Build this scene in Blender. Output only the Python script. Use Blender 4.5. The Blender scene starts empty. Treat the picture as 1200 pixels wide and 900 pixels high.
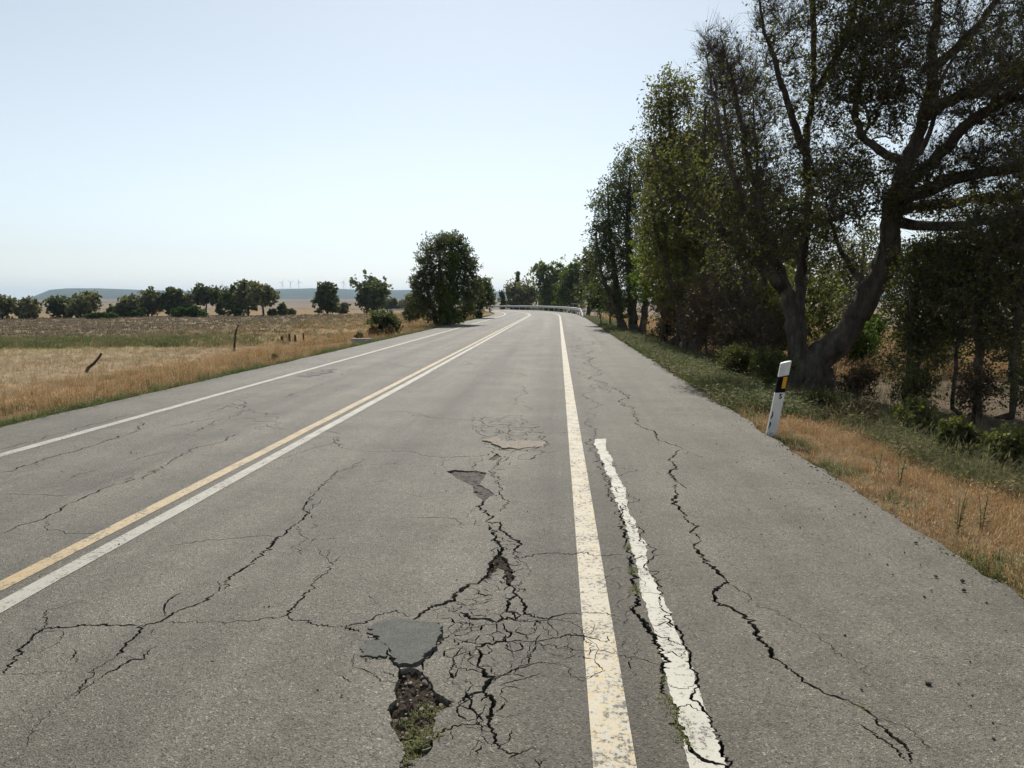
import bpy, bmesh, math, random
import numpy as np
from mathutils import Vector, Matrix, Euler
from mathutils.geometry import delaunay_2d_cdt

# ------------------------------------------------------------------ camera, sky, sun, exposure
scene = bpy.context.scene
COL = scene.collection
F_PX, CX, CY = 870.0, 600.0, 450.0          # focal length and centre, in pixels of a 1200 x 900 frame
EYE = Vector((0.0, 0.0, 1.6))
PITCH, YAW = math.atan(98 / 870), math.atan(54 / 875.5)
cam_data = bpy.data.cameras.new('camera')
cam_data.sensor_width = 36.0
cam_data.lens = 36.0 * F_PX / 1200.0
cam_data.clip_start, cam_data.clip_end = 0.05, 30000
cam = bpy.data.objects.new('camera', cam_data)
COL.objects.link(cam)
cam.location = EYE
cam.rotation_euler = (math.pi / 2 - PITCH, 0, YAW)
scene.camera = cam

SUN_EL, SUN_AZ = math.radians(47), math.radians(-5)     # azimuth clockwise from +Y
world = bpy.data.worlds.new('World')
scene.world = world
world.use_nodes = True
wn = world.node_tree.nodes
sky = wn.new('ShaderNodeTexSky')
sky.sky_type = 'NISHITA'
sky.sun_disc = False
sky.sun_elevation, sky.sun_rotation = SUN_EL, SUN_AZ
sky.altitude, sky.air_density, sky.dust_density, sky.ozone_density = 0, 1.0, 0.5, 4.0
hazy = wn.new('ShaderNodeHueSaturation')          # a dusty summer sky: pale all over
hazy.inputs['Saturation'].default_value = 0.43
hazy.inputs['Hue'].default_value = 0.482
world.node_tree.links.new(sky.outputs[0], hazy.inputs['Color'])
world.node_tree.links.new(hazy.outputs[0], wn['Background'].inputs[0])
wn['Background'].inputs[1].default_value = 0.11

sun_data = bpy.data.lights.new('sun', 'SUN')
sun_data.energy, sun_data.angle, sun_data.color = 4.8, math.radians(0.5), (1.0, 0.95, 0.87)
sun = bpy.data.objects.new('sun', sun_data)
COL.objects.link(sun)
sun_dir = Vector((math.sin(SUN_AZ) * math.cos(SUN_EL), math.cos(SUN_AZ) * math.cos(SUN_EL), math.sin(SUN_EL)))
sun.rotation_euler = (-sun_dir).to_track_quat('-Z', 'Y').to_euler()
sun.location = (0, 0, 60)

scene.view_settings.view_transform = 'Standard'
scene.view_settings.look = 'None'
scene.view_settings.gamma = 1.0
scene.view_settings.use_curve_mapping = False
scene.view_settings.exposure = 0.12
scene.cycles.use_denoising = True
scene.cycles.use_adaptive_sampling = True
scene.cycles.adaptive_threshold = 0.03
scene.cycles.max_bounces = 4
scene.cycles.diffuse_bounces = 3
scene.cycles.glossy_bounces = 2
scene.cycles.transparent_max_bounces = 8
scene.cycles.volume_bounces = 0
scene.cycles.caustics_reflective = False
scene.cycles.caustics_refractive = False

rng = np.random.default_rng(11)
random.seed(11)
CAM_R = Euler(cam.rotation_euler).to_matrix()

# ------------------------------------------------------------------ helpers
def ray(u, v):
    return (CAM_R @ Vector(((u - CX) / F_PX, (CY - v) / F_PX, -1.0)))

def at_depth(u, v, depth):
    """world point `depth` metres ahead (along +Y) in the direction of a place in the photo"""
    d = ray(u, v)
    return EYE + d * (depth / d.y)

def on_road(u, v):
    d = ray(u, v)
    p = EYE + d * (EYE.z / -d.z)
    return (p.x, p.y)

def _hash(ix, iy, seed):
    h = (ix * 374761393 + iy * 668265263 + seed * 974634777) & 0xFFFFFFFF
    h = ((h ^ (h >> 13)) * 1274126177) & 0xFFFFFFFF
    return ((h ^ (h >> 16)) & 0xFFFF) / 65535.0

def vnoise(x, y, seed=0):
    x = np.asarray(x, float); y = np.asarray(y, float)
    ix = np.floor(x).astype(np.int64); iy = np.floor(y).astype(np.int64)
    fx = x - ix; fy = y - iy
    fx = fx * fx * (3 - 2 * fx); fy = fy * fy * (3 - 2 * fy)
    a = _hash(ix, iy, seed); b = _hash(ix + 1, iy, seed)
    c = _hash(ix, iy + 1, seed); d = _hash(ix + 1, iy + 1, seed)
    return (a * (1 - fx) + b * fx) * (1 - fy) + (c * (1 - fx) + d * fx) * fy

def fbm(x, y, seed=0, octaves=4):
    t, amp, tot = 0, 1.0, 0
    for o in range(octaves):
        t = t + amp * vnoise(np.asarray(x) * 2 ** o, np.asarray(y) * 2 ** o, seed + o * 17)
        tot += amp; amp *= .5
    return t / tot

def smooth(a, b, x):
    t = np.clip((np.asarray(x, float) - a) / (b - a), 0, 1)
    return t * t * (3 - 2 * t)

def mesh_from(name, verts, faces, mats=(), mat_index=None, smooth_shade=False):
    me = bpy.data.meshes.new(name)
    verts = np.asarray(verts, np.float32)
    if isinstance(faces, np.ndarray):
        n, k = faces.shape
        me.vertices.add(len(verts)); me.vertices.foreach_set('co', verts.ravel())
        me.loops.add(n * k); me.loops.foreach_set('vertex_index', faces.astype(np.int32).ravel())
        me.polygons.add(n)
        me.polygons.foreach_set('loop_start', np.arange(0, n * k, k, dtype=np.int32))
        me.polygons.foreach_set('loop_total', np.full(n, k, np.int32))
    else:
        me.from_pydata([tuple(v) for v in verts.tolist()], [], faces)
    for m in mats:
        me.materials.append(m)
    if mat_index is not None:
        me.polygons.foreach_set('material_index', np.asarray(mat_index, np.int32))
    me.polygons.foreach_set('use_smooth', np.full(len(me.polygons), bool(smooth_shade)))
    me.update(calc_edges=True)
    me.validate()
    return me

def link(name, me, parent=None, label=None, cat=None, group=None, kind=None, loc=None):
    o = bpy.data.objects.new(name, me)
    COL.objects.link(o)
    if parent is not None:
        o.parent = parent
    if loc is not None:
        o.location = loc
    for k, val in (('label', label), ('category', cat), ('group', group), ('kind', kind)):
        if val:
            o[k] = val
    return o

class Geo:
    """collects quads / polygons into one mesh"""
    def __init__(self):
        self.v, self.f = [], []
    def add(self, verts, faces):
        b = len(self.v)
        self.v += [tuple(p) for p in verts]
        self.f += [tuple(i + b for i in f) for f in faces]
        return self
    def box(self, cx, cy, cz, sx, sy, sz, rz=0.0):
        c, s = math.cos(rz), math.sin(rz)
        vs = []
        for z in (-sz / 2, sz / 2):
            for x, y in ((-sx / 2, -sy / 2), (sx / 2, -sy / 2), (sx / 2, sy / 2), (-sx / 2, sy / 2)):
                vs.append((cx + x * c - y * s, cy + x * s + y * c, cz + z))
        return self.add(vs, [(3, 2, 1, 0), (4, 5, 6, 7), (0, 1, 5, 4), (1, 2, 6, 5), (2, 3, 7, 6), (3, 0, 4, 7)])
    def prism(self, poly, y0, y1):
        """poly in (x, z), extruded along y"""
        n = len(poly)
        vs = [(x, y0, z) for x, z in poly] + [(x, y1, z) for x, z in poly]
        fs = [tuple(range(n)), tuple(range(2 * n - 1, n - 1, -1))]
        fs += [(i, n + i, n + (i + 1) % n, (i + 1) % n) for i in range(n)]
        return self.add(vs, fs)
    def tube(self, pts, rad, sides=8, rough=0.0, cap=True):
        pts = [Vector(p) for p in pts]
        n = len(pts)
        vs = []
        d0 = (pts[-1] - pts[0]).normalized()
        ref = Vector((1, 0, 0)) if abs(d0.x) < .8 else Vector((0, 1, 0))
        for i, p in enumerate(pts):
            t = (pts[min(i + 1, n - 1)] - pts[max(i - 1, 0)]).normalized()
            a = (ref - t * ref.dot(t)).normalized(); b = t.cross(a)
            for k in range(sides):
                an = 2 * math.pi * k / sides
                r = rad[i] * (1 + rough * (random.random() - .5))
                vs.append(p + a * (math.cos(an) * r) + b * (math.sin(an) * r))
        fs = []
        for i in range(n - 1):
            for k in range(sides):
                k2 = (k + 1) % sides
                fs.append((i * sides + k, i * sides + k2, (i + 1) * sides + k2, (i + 1) * sides + k))
        if cap:
            fs.append(tuple(range(sides - 1, -1, -1)))
            fs.append(tuple((n - 1) * sides + k for k in range(sides)))
        return self.add(vs, fs)
    def mesh(self, name, mat, smooth_shade=False):
        return mesh_from(name, np.array(self.v, np.float32).reshape(-1, 3), self.f, [mat], smooth_shade=smooth_shade)

# ------------------------------------------------------------------ materials
class Nodes:
    def __init__(self, name):
        self.m = bpy.data.materials.new(name)
        self.m.use_nodes = True
        self.t = self.m.node_tree
        self.n = self.t.nodes
        self.bsdf = self.n['Principled BSDF']
        self.out = self.n['Material Output']
        self._co = None
    def new(self, kind, **kw):
        x = self.n.new(kind)
        for k, v in kw.items():
            setattr(x, k, v)
        return x
    def L(self, a, b):
        self.t.links.new(a, b)
    def co(self):
        if self._co is None:
            self._co = self.new('ShaderNodeNewGeometry').outputs['Position']
        return self._co
    def noise(self, scale, detail=3, rough=.6, stretch=None, co=None):
        x = self.new('ShaderNodeTexNoise')
        x.inputs['Scale'].default_value = scale
        x.inputs['Detail'].default_value = detail
        x.inputs['Roughness'].default_value = rough
        c = co or self.co()
        if stretch:
            mp = self.new('ShaderNodeMapping'); mp.inputs['Scale'].default_value = stretch
            self.L(c, mp.inputs['Vector']); c = mp.outputs[0]
        self.L(c, x.inputs['Vector'])
        return x.outputs['Fac']
    def vor(self, scale, feature='F1', stretch=None):
        x = self.new('ShaderNodeTexVoronoi', feature=feature)
        x.inputs['Scale'].default_value = scale
        c = self.co()
        if stretch:
            mp = self.new('ShaderNodeMapping'); mp.inputs['Scale'].default_value = stretch
            self.L(c, mp.inputs['Vector']); c = mp.outputs[0]
        self.L(c, x.inputs['Vector'])
        return x
    def ramp(self, fac, stops):
        r = self.new('ShaderNodeValToRGB')
        els = r.color_ramp.elements
        while len(els) < len(stops):
            els.new(.5)
        for e, (p, c) in zip(els, stops):
            e.position = p
            e.color = (c, c, c, 1) if isinstance(c, (int, float)) else (*c, 1)
        self.L(fac, r.inputs[0])
        return r.outputs[0]
    def mix(self, a, b, fac, mode='MIX'):
        x = self.new('ShaderNodeMix', data_type='RGBA', blend_type=mode)
        for si, val in ((6, a), (7, b), (0, fac)):
            sock = x.inputs[si]
            if isinstance(val, (int, float)):
                sock.default_value = float(val) if si == 0 else (val, val, val, 1)
            elif isinstance(val, tuple):
                sock.default_value = (*val, 1)
            else:
                self.L(val, sock)
        return x.outputs[2]
    def math(self, op, a, b=None, clamp=False):
        x = self.new('ShaderNodeMath', operation=op, use_clamp=clamp)
        for i, val in enumerate((a, b)):
            if val is None:
                continue
            if isinstance(val, (int, float)):
                x.inputs[i].default_value = val
            else:
                self.L(val, x.inputs[i])
        return x.outputs[0]
    def bump(self, h, strength=.5, dist=.01, prev=None):
        b = self.new('ShaderNodeBump')
        b.inputs['Strength'].default_value = strength
        b.inputs['Distance'].default_value = dist
        self.L(h, b.inputs['Height'])
        if prev:
            self.L(prev, b.inputs['Normal'])
        return b.outputs[0]
    def attr(self, name):
        return self.new('ShaderNodeAttribute', attribute_name=name)
    def done(self, color, rough=.8, normal=None, spec=.3, metal=0.0):
        b = self.bsdf
        if isinstance(color, tuple):
            b.inputs['Base Color'].default_value = (*color, 1)
        else:
            self.L(color, b.inputs['Base Color'])
        if isinstance(rough, (int, float)):
            b.inputs['Roughness'].default_value = rough
        else:
            self.L(rough, b.inputs['Roughness'])
        b.inputs['Specular IOR Level'].default_value = spec
        b.inputs['Metallic'].default_value = metal
        if normal:
            self.L(normal, b.inputs['Normal'])
        return self.m

def sep_x(N):
    s = N.new('ShaderNodeSeparateXYZ'); N.L(N.co(), s.inputs[0]); return s.outputs

def asphalt_colour(N, base=(.126, .1145, .090)):
    sx = sep_x(N)
    v = N.vor(155)
    sc = N.new('ShaderNodeSeparateColor'); N.L(v.outputs['Color'], sc.inputs[0])
    grain = N.ramp(sc.outputs[0], [(0, .30), (.12, .60), (.28, .93), (.80, 1.08), (.94, 1.35), (1, 2.3)])
    v2 = N.vor(80)
    sc2 = N.new('ShaderNodeSeparateColor'); N.L(v2.outputs['Color'], sc2.inputs[0])
    grain2 = N.ramp(sc2.outputs[1], [(0, .55), (.10, .93), (.92, 1.03), (1, 1.35)])
    c = N.mix(base, grain, 1.0, 'MULTIPLY')
    c = N.mix(c, grain2, 1.0, 'MULTIPLY')
    # worn wheel paths and binder streaks that run with the road
    streak = N.noise(1.0, 4, .6, (1.7, .05, 1))
    c = N.mix(c, N.ramp(streak, [(.30, .66), (.45, .92), (.55, 1.02), (.72, 1.24)]), 1.0, 'MULTIPLY')
    # polished wheel paths and the oil-darkened strips between them, on the straight
    lat = N.math('MULTIPLY', N.math('ADD', N.math('ADD', sx[0], N.math('MULTIPLY', N.math('SUBTRACT', N.noise(.35, 2), .5), .7)), 7.0), 1 / 9.5)
    def st(x, k): return ((x + 7.0) / 9.5, k)
    track = N.ramp(lat, [st(-6.4, 1.0), st(-5.5, .93), st(-5.0, 1.10), st(-4.4, .84), st(-3.8, 1.08), st(-3.0, .88), st(-2.3, 1.12), st(-1.55, .80), st(-.75, 1.10), st(-.1, .88), st(.7, .96), st(1.4, 1.04)])
    straight = N.ramp(N.math('MULTIPLY', sx[1], .01), [(.60, 1.0), (.74, 0.0)])
    c = N.mix(c, N.mix(1.0, track, straight), 1.0, 'MULTIPLY')
    blotch = N.noise(.9, 5, .68)
    c = N.mix(c, N.ramp(blotch, [(.3, .72), (.5, 1.0), (.7, 1.22)]), .9, 'MULTIPLY')
    fine = N.noise(9, 4, .7)
    c = N.mix(c, N.ramp(fine, [(.3, .86), (.7, 1.12)]), .8, 'MULTIPLY')
    # the shoulder right of the edge line was laid apart and is a little browner
    sh = N.ramp(N.math('MULTIPLY', N.math('ADD', sx[0], 2), .25), [(.575, 0.0), (.60, 1.0)])
    c = N.mix(c, (.98, .97, .95), sh, 'MULTIPLY')
    dark = N.math('MULTIPLY', N.ramp(N.math('MULTIPLY', N.math('ADD', sx[0], 2), .25), [(.565, 0.0), (.572, 1.0), (.61, 1.0), (.625, 0.0)]), .35)
    c = N.mix(c, (.70, .68, .66), dark, 'MULTIPLY')
    h = N.math('ADD', v.outputs['Distance'], N.math('MULTIPLY', N.noise(60, 2), .6))
    return c, h

def m_asphalt():
    N = Nodes('asphalt')
    c, h = asphalt_colour(N)
    nb = N.bump(h, .7, .005)
    return N.done(c, .72, nb, .30)

def m_patch(name, base, g=1.0):
    N = Nodes(name)
    v = N.vor(170)
    sc = N.new('ShaderNodeSeparateColor'); N.L(v.outputs['Color'], sc.inputs[0])
    c = N.mix(base, N.ramp(sc.outputs[0], [(0, 1 - .35 * g), (.5, 1), (1, 1 + .5 * g)]), 1.0, 'MULTIPLY')
    c = N.mix(c, N.ramp(N.noise(12, 4, .7), [(.3, .8), (.7, 1.2)]), .9, 'MULTIPLY')
    return N.done(c, .8, N.bump(N.noise(90, 3), .5, .003), .3)

def m_paint(name, col, worn=.5, yellow=None, scale=1.0):
    N = Nodes(name)
    asp, h = asphalt_colour(N)
    n1 = N.noise(38 * scale, 5, .75)
    n2 = N.noise(5, 3, .6)
    c = N.mix(col, N.ramp(n2, [(.3, .88), (.7, 1.04)]), 1.0, 'MULTIPLY')
    if yellow:
        ny = N.noise(1.0, 6, .75, (24, 42, 1))
        big = N.noise(.55, 2, .5)
        fy = N.math('MULTIPLY', N.ramp(ny, [(.46, 0.0), (.60, .85)]), N.ramp(big, [(.35, .25), (.55, 1.0)]))
        c = N.mix(c, yellow, fy)
    wear = N.ramp(N.math('ADD', N.math('MULTIPLY', n1, .75), N.math('MULTIPLY', n2, .3)), [(worn - .035, 1.0), (worn + .035, 0.0)])
    c = N.mix(c, asp, wear)
    return N.done(c, .65, N.bump(h, .35, .003), .35)

def m_simple(name, col, rough=.8, var=.25, scale=8, bump=.3, spec=.3, metal=0.0, stretch=None, dist=.01):
    N = Nodes(name)
    n1 = N.noise(scale, 5, .65, stretch)
    c = N.mix(col, N.ramp(n1, [(.28, 1 - var), (.72, 1 + var)]), 1.0, 'MULTIPLY')
    return N.done(c, rough, N.bump(N.noise(scale * 4, 4, .7, stretch), bump, dist), spec, metal)

def m_soil(name, col, scale=6):
    N = Nodes(name)
    c = N.mix(col, N.ramp(N.noise(scale, 6, .7), [(.25, .45), (.5, 1.0), (.78, 1.6)]), 1.0, 'MULTIPLY')
    v = N.vor(scale * 9)
    c = N.mix(c, N.ramp(v.outputs['Distance'], [(0, 1.25), (.6, .75)]), .8, 'MULTIPLY')
    return N.done(c, .95, N.bump(N.noise(scale * 6, 5, .7), .9, .03), .15)

def m_ground():
    N = Nodes('field_soil')
    a = N.attr('zone').outputs['Color']
    n1 = N.noise(1.3, 6, .72)
    n2 = N.noise(14, 5, .7)
    c = N.mix(a, N.ramp(n1, [(.28, .68), (.5, 1.0), (.72, 1.30)]), 1.0, 'MULTIPLY')
    c = N.mix(c, N.ramp(n2, [(.28, .62), (.5, 1.0), (.74, 1.45)]), 1.0, 'MULTIPLY')
    nb = N.bump(N.noise(.9, 4, .6), .5, .25)
    nb = N.bump(n2, .9, .05, nb)
    return N.done(c, .97, nb, .1)

def m_hills():
    N = Nodes('hill_land')
    a = N.attr('zone').outputs['Color']
    c = N.mix(a, N.ramp(N.noise(.006, 6, .7), [(.3, .7), (.7, 1.3)]), 1.0, 'MULTIPLY')
    return N.done(c, 1.0, None, .05)

def m_leaf(name, dark, light, trans=.35, rough=.55, sat_noise=.35):
    N = Nodes(name)
    t = N.attr('tint').outputs['Fac']
    c = N.mix(dark, light, t)
    c = N.mix(c, N.ramp(N.noise(sat_noise, 3, .6), [(.35, .75), (.65, 1.25)]), 1.0, 'MULTIPLY')
    N.done(c, rough, None, .25)
    tr = N.new('ShaderNodeBsdfTranslucent')
    tc = N.mix(c, (1.15, 1.25, .55), 1.0, 'MULTIPLY')
    N.L(tc, tr.inputs['Color'])
    mx = N.new('ShaderNodeMixShader'); mx.inputs[0].default_value = trans
    N.L(N.bsdf.outputs[0], mx.inputs[1]); N.L(tr.outputs[0], mx.inputs[2])
    N.L(mx.outputs[0], N.out.inputs['Surface'])
    return N.m

def m_grass(name, cols, trans=.35):
    N = Nodes(name)
    oi = N.new('ShaderNodeObjectInfo')
    st = [(i / max(1, len(cols) - 1), c) for i, c in enumerate(cols)]
    c = N.ramp(oi.outputs['Random'], st)
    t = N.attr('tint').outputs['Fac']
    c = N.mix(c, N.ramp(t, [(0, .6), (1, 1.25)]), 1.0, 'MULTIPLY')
    N.done(c, .8, None, .15)
    tr = N.new('ShaderNodeBsdfTranslucent'); N.L(c, tr.inputs['Color'])
    mx = N.new('ShaderNodeMixShader'); mx.inputs[0].default_value = trans
    N.L(N.bsdf.outputs[0], mx.inputs[1]); N.L(tr.outputs[0], mx.inputs[2])
    N.L(mx.outputs[0], N.out.inputs['Surface'])
    return N.m

def m_bark(name, col, scale=7):
    N = Nodes(name)
    n1 = N.noise(scale, 6, .7, (1, 1, .22))
    c = N.mix(col, N.ramp(n1, [(.28, .40), (.5, 1.0), (.75, 1.8)]), 1.0, 'MULTIPLY')
    c = N.mix(c, N.ramp(N.noise(scale * .35, 3, .6), [(.35, .7), (.65, 1.35)]), .9, 'MULTIPLY')
    return N.done(c, .95, N.bump(n1, 1.0, .07), .12)

MAT = dict(
    asphalt=m_asphalt(),
    patch=m_patch('repair_asphalt', (.068, .071, .060), .9),
    tan_patch=m_patch('exposed_tan_layer', (.180, .150, .114), 1.5),
    tar=m_patch('dark_repair', (.085, .078, .070), .8),
    base=m_soil('crack_dirt', (.030, .024, .018), 9),
    hole=m_soil('pothole_dirt', (.085, .066, .048), 7),
    ravel=m_patch('ravelled_aggregate', (.050, .039, .031), 1.6),
    white=m_paint('white_road_paint', (.36, .34, .29), .455),
    oldwhite=m_paint('old_white_paint', (.46, .44, .37), .462),
    edge=m_paint('worn_edge_paint', (.45, .42, .35), .475, (.50, .37, .16)),
    yellow=m_paint('yellow_road_paint', (.38, .28, .145), .465, (.46, .39, .28)),
    ground=m_ground(), hills=m_hills(),
    bark=m_bark('grey_brown_bark', (.092, .076, .062)),
    bark_dark=m_bark('dark_bark', (.062, .050, .041)),
    twig=m_bark('dry_twig', (.090, .072, .060)),
    wood=m_bark('weathered_post_wood', (.075, .052, .040), 10),
    leaf_dark=m_leaf('dark_eucalyptus_leaf', (.046, .060, .031), (.125, .140, .068), .42),
    leaf_mid=m_leaf('green_leaf', (.050, .072, .024), (.135, .160, .052), .45),
    leaf_olive=m_leaf('olive_leaf', (.082, .088, .048), (.185, .180, .102), .36),
    leaf_bright=m_leaf('bright_leaf', (.06, .095, .018), (.17, .22, .05), .45),
    leaf_near=m_leaf('near_tree_leaf', (.054, .064, .026), (.180, .170, .072), .55, .5, .9),
    leaf_brown=m_leaf('dry_brown_leaf', (.065, .045, .028), (.17, .12, .07), .3),
    leaf_hedge=m_leaf('hedge_leaf', (.030, .062, .014), (.085, .145, .034), .35),
    dry=m_grass('dry_grass', [(.35, .20, .085), (.42, .275, .13), (.47, .35, .19), (.34, .175, .072), (.50, .41, .26)]),
    straw=m_grass('straw', [(.40, .31, .18), (.34, .25, .14), (.48, .40, .26)]),
    green=m_grass('green_weed', [(.085, .125, .035), (.13, .165, .05), (.10, .14, .055), (.19, .20, .075)]),
    shade=m_grass('mixed_grass', [(.085, .105, .038), (.13, .13, .058), (.24, .19, .10), (.10, .12, .042)]),
    clod=m_grass('dry_clod_stalk', [(.24, .185, .12), (.30, .24, .155), (.205, .16, .10)], .1),
    moss=m_grass('moss_green', [(.16, .18, .07), (.22, .23, .10), (.20, .17, .09)]),
    stone=m_simple('dark_stone', (.045, .040, .036), .9, .4, 40, .6),
    gravel=m_simple('pale_gravel', (.22, .19, .16), .9, .5, 30, .6),
    concrete=m_simple('pale_concrete', (.30, .285, .25), .9, .2, 5),
    galv=m_simple('galvanised_steel', (.42, .43, .43), .5, .2, 3, .05, .5, .7),
    plastic=m_simple('white_post_plastic', (.66, .665, .64), .5, .14, 9, .08, .4, 0, None, .002),
    black=m_simple('black_band', (.006, .006, .0065), .8, .2, 20, .05, .1),
    amber=m_simple('amber_reflector', (.62, .30, .015), .25, .12, 60, .25, .6, 0, None, .002),
    scuff=m_simple('dark_scuff', (.07, .065, .06), .8, .4, 30),
    turbine=m_simple('turbine_white', (.72, .73, .74), .6, .02, .1, 0),
)

# ------------------------------------------------------------------ the lie of the land
ROAD_L, ROAD_R = -7.05, 2.53         # asphalt edges, offsets from the axis below the camera
CURVE_Y, CURVE_R = 76.0, 170.0       # straight until CURVE_Y, then bends to the left

def road_z_theta(th):
    th = np.degrees(np.asarray(th, float))
    return np.interp(th, [0, 14, 22, 30, 40, 50, 60, 75, 95], [0, 0, -.12, -.5, -1.25, -1.95, -2.5, -3.0, -3.2])

def road_coords(x, y):
    """offset from the road axis, angle along the bend"""
    x = np.asarray(x, float); y = np.asarray(y, float)
    dx, dy = x + CURVE_R, y - CURVE_Y
    dist = np.hypot(dx, dy)
    th = np.clip(np.arctan2(dy, np.maximum(dx, 1e-6)), 0, math.radians(95))
    th = np.where(dx < 0, math.radians(95), th)
    s = np.where(dy <= 0, x, dist - CURVE_R)
    th = np.where(dy <= 0, 0, th)
    return s, th

def road_point(s, t):
    """t metres along the axis from y = 0"""
    if t <= CURVE_Y:
        return (s, t, 0.0)
    th = (t - CURVE_Y) / CURVE_R
    r = CURVE_R + s
    return (-CURVE_R + r * math.cos(th), CURVE_Y + r * math.sin(th), float(road_z_theta(th)))

def terrain(x, y):
    x = np.asarray(x, float); y = np.asarray(y, float)
    s, th = road_coords(x, y)
    rz = road_z_theta(th)
    dl = np.maximum(ROAD_L - s, 0)
    dr = np.maximum(s - ROAD_R, 0)
    n = (fbm(x * .35, y * .35, 3, 3) - .5)
    left = -.55 - .013 * np.minimum(dl, 190) + n * .18 * smooth(1, 8, dl)
    right = -.62 - .012 * np.minimum(dr, 250) + n * .30 * smooth(.8, 4, dr)
    right = right - 2.0 * smooth(70, 130, y) * smooth(2, 20, dr)
    field = np.where(s < 0, left, right)
    k = np.where(s < 0, smooth(.2, 7, dl), smooth(.15, 3.6, dr))
    z = (rz - .085) * (1 - k) + field * k
    z = z + .03 * (fbm(x * 2.1, y * 2.1, 9, 2) - .5) * smooth(.2, 1.5, dl + dr)
    under = (dl <= 0) & (dr <= 0)
    z = np.where(under, rz - .17, z)
    return z

def tz(x, y):
    return float(terrain(x, y))

def on_ground(u, v):
    """where a sight line meets the land"""
    d = ray(u, v); d = d / d.y
    ys = np.concatenate([np.arange(2, 60, .05), np.arange(60, 400, .25)])
    px = EYE.x + d.x * ys; pz = EYE.z + d.z * ys
    hit = pz <= terrain(px, ys)
    i = int(np.argmax(hit)) if hit.any() else len(ys) - 1
    return Vector((float(px[i]), float(ys[i]), tz(px[i], ys[i])))

# ground: one sheet out to the horizon, finer where one looks
az = np.radians(np.concatenate([np.arange(-180, -52, 4), np.arange(-52, 46, .42), np.arange(46, 180.1, 4)]))
az[-1] = math.pi
rad = [0.6]
while rad[-1] < 12000:
    rad.append(rad[-1] * (1.028 if rad[-1] < 260 else 1.08))
rad = np.array(rad)
A, R_ = np.meshgrid(az, rad)
gx, gy = np.sin(A) * R_, np.cos(A) * R_
gz = terrain(gx, gy)
farfade = smooth(250, 700, R_)
gz = gz * (1 - farfade) + (-4.2) * farfade
na, nr = len(az), len(rad)
idx = np.arange(na * nr).reshape(nr, na)
faces = np.stack([idx[:-1, :-1], idx[:-1, 1:], idx[1:, 1:], idx[1:, :-1]], -1).reshape(-1, 4)[:, ::-1]
gverts = np.stack([gx, gy, gz], -1).reshape(-1, 3)
gverts = np.vstack([gverts, [[0, 0, tz(0, 0)]]])
ground_me = mesh_from('ground', gverts, faces, [MAT['ground']], smooth_shade=True)

def zone_colour(x, y):
    s, th = road_coords(x, y)
    c = np.empty(x.shape + (3,))
    straw = np.array((.30, .205, .105)); dryred = np.array((.25, .145, .068)); pale = np.array((.29, .22, .135))
    plough = np.array((.195, .150, .098)); green = np.array((.115, .125, .048)); litter = np.array((.135, .100, .068))
    far = np.array((.165, .135, .092)); dgreen = np.array((.07, .08, .035))
    wob = (fbm(x * .09, y * .09, 21, 3) - .5) * 8
    c[:] = straw
    def lay(col, k):
        k = np.clip(k, 0, 1)[..., None]
        c[:] = c * (1 - k) + col * k
    left = (s < ROAD_L)
    dl = ROAD_L - s
    yy = y + wob * .6
    lay(pale, left * smooth(5, 9, dl + wob * .4) * (1 - smooth(36, 42, yy)))
    lay(dryred, left * (1 - smooth(4, 9, dl + wob * .3)) * .9)
    lay(green * .9, left * (1 - smooth(.3, 1.0, dl)) * .8)
    lay(np.array((.30, .25, .12)), left * smooth(29, 33, yy) * (1 - smooth(36, 40, yy)) * smooth(10, 16, dl))
    lay(green, left * smooth(35, 38, yy) * (1 - smooth(48, 58, yy)) * smooth(8, 22, dl + wob * .5) * .85)
    lay(plough, left * smooth(46, 54, yy) * (1 - smooth(118, 132, yy)) * smooth(-15, -36, x + wob))
    lay(straw * .75, left * smooth(118, 132, yy))
    right = (s > ROAD_R)
    dr = s - ROAD_R
    lay(np.array((.215, .150, .088)), right * 1.0)
    lay(litter, right * smooth(1.5, 3.0, dr + wob * .15) * (1 - smooth(16, 22, dr + wob * .3)) * (1 - smooth(60, 75, y)))
    lay(np.array((.13, .14, .055)), right * smooth(1.0, 2.0, dr) * (1 - smooth(6, 9, dr)) * (1 - smooth(9, 13, y + wob * .3)) * .6)
    lay(green, right * (1 - smooth(2.5, 5, dr)) * smooth(12, 18, y) * (1 - smooth(60, 80, y)) * .8)
    lay(far, smooth(150, 260, np.hypot(x, y)))
    patch = fbm(x * .006, y * .012, 31, 3)
    lay(np.array((.20, .135, .09)), smooth(260, 420, np.hypot(x, y)) * smooth(.5, .56, patch))
    return c

zc = zone_colour(gverts[:, 0], gverts[:, 1])
ca = ground_me.color_attributes.new('zone', 'FLOAT_COLOR', 'POINT')
ca.data.foreach_set('color', np.concatenate([zc, np.ones((len(zc), 1))], 1).astype(np.float32).ravel())
link('ground', ground_me, kind='structure')

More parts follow.
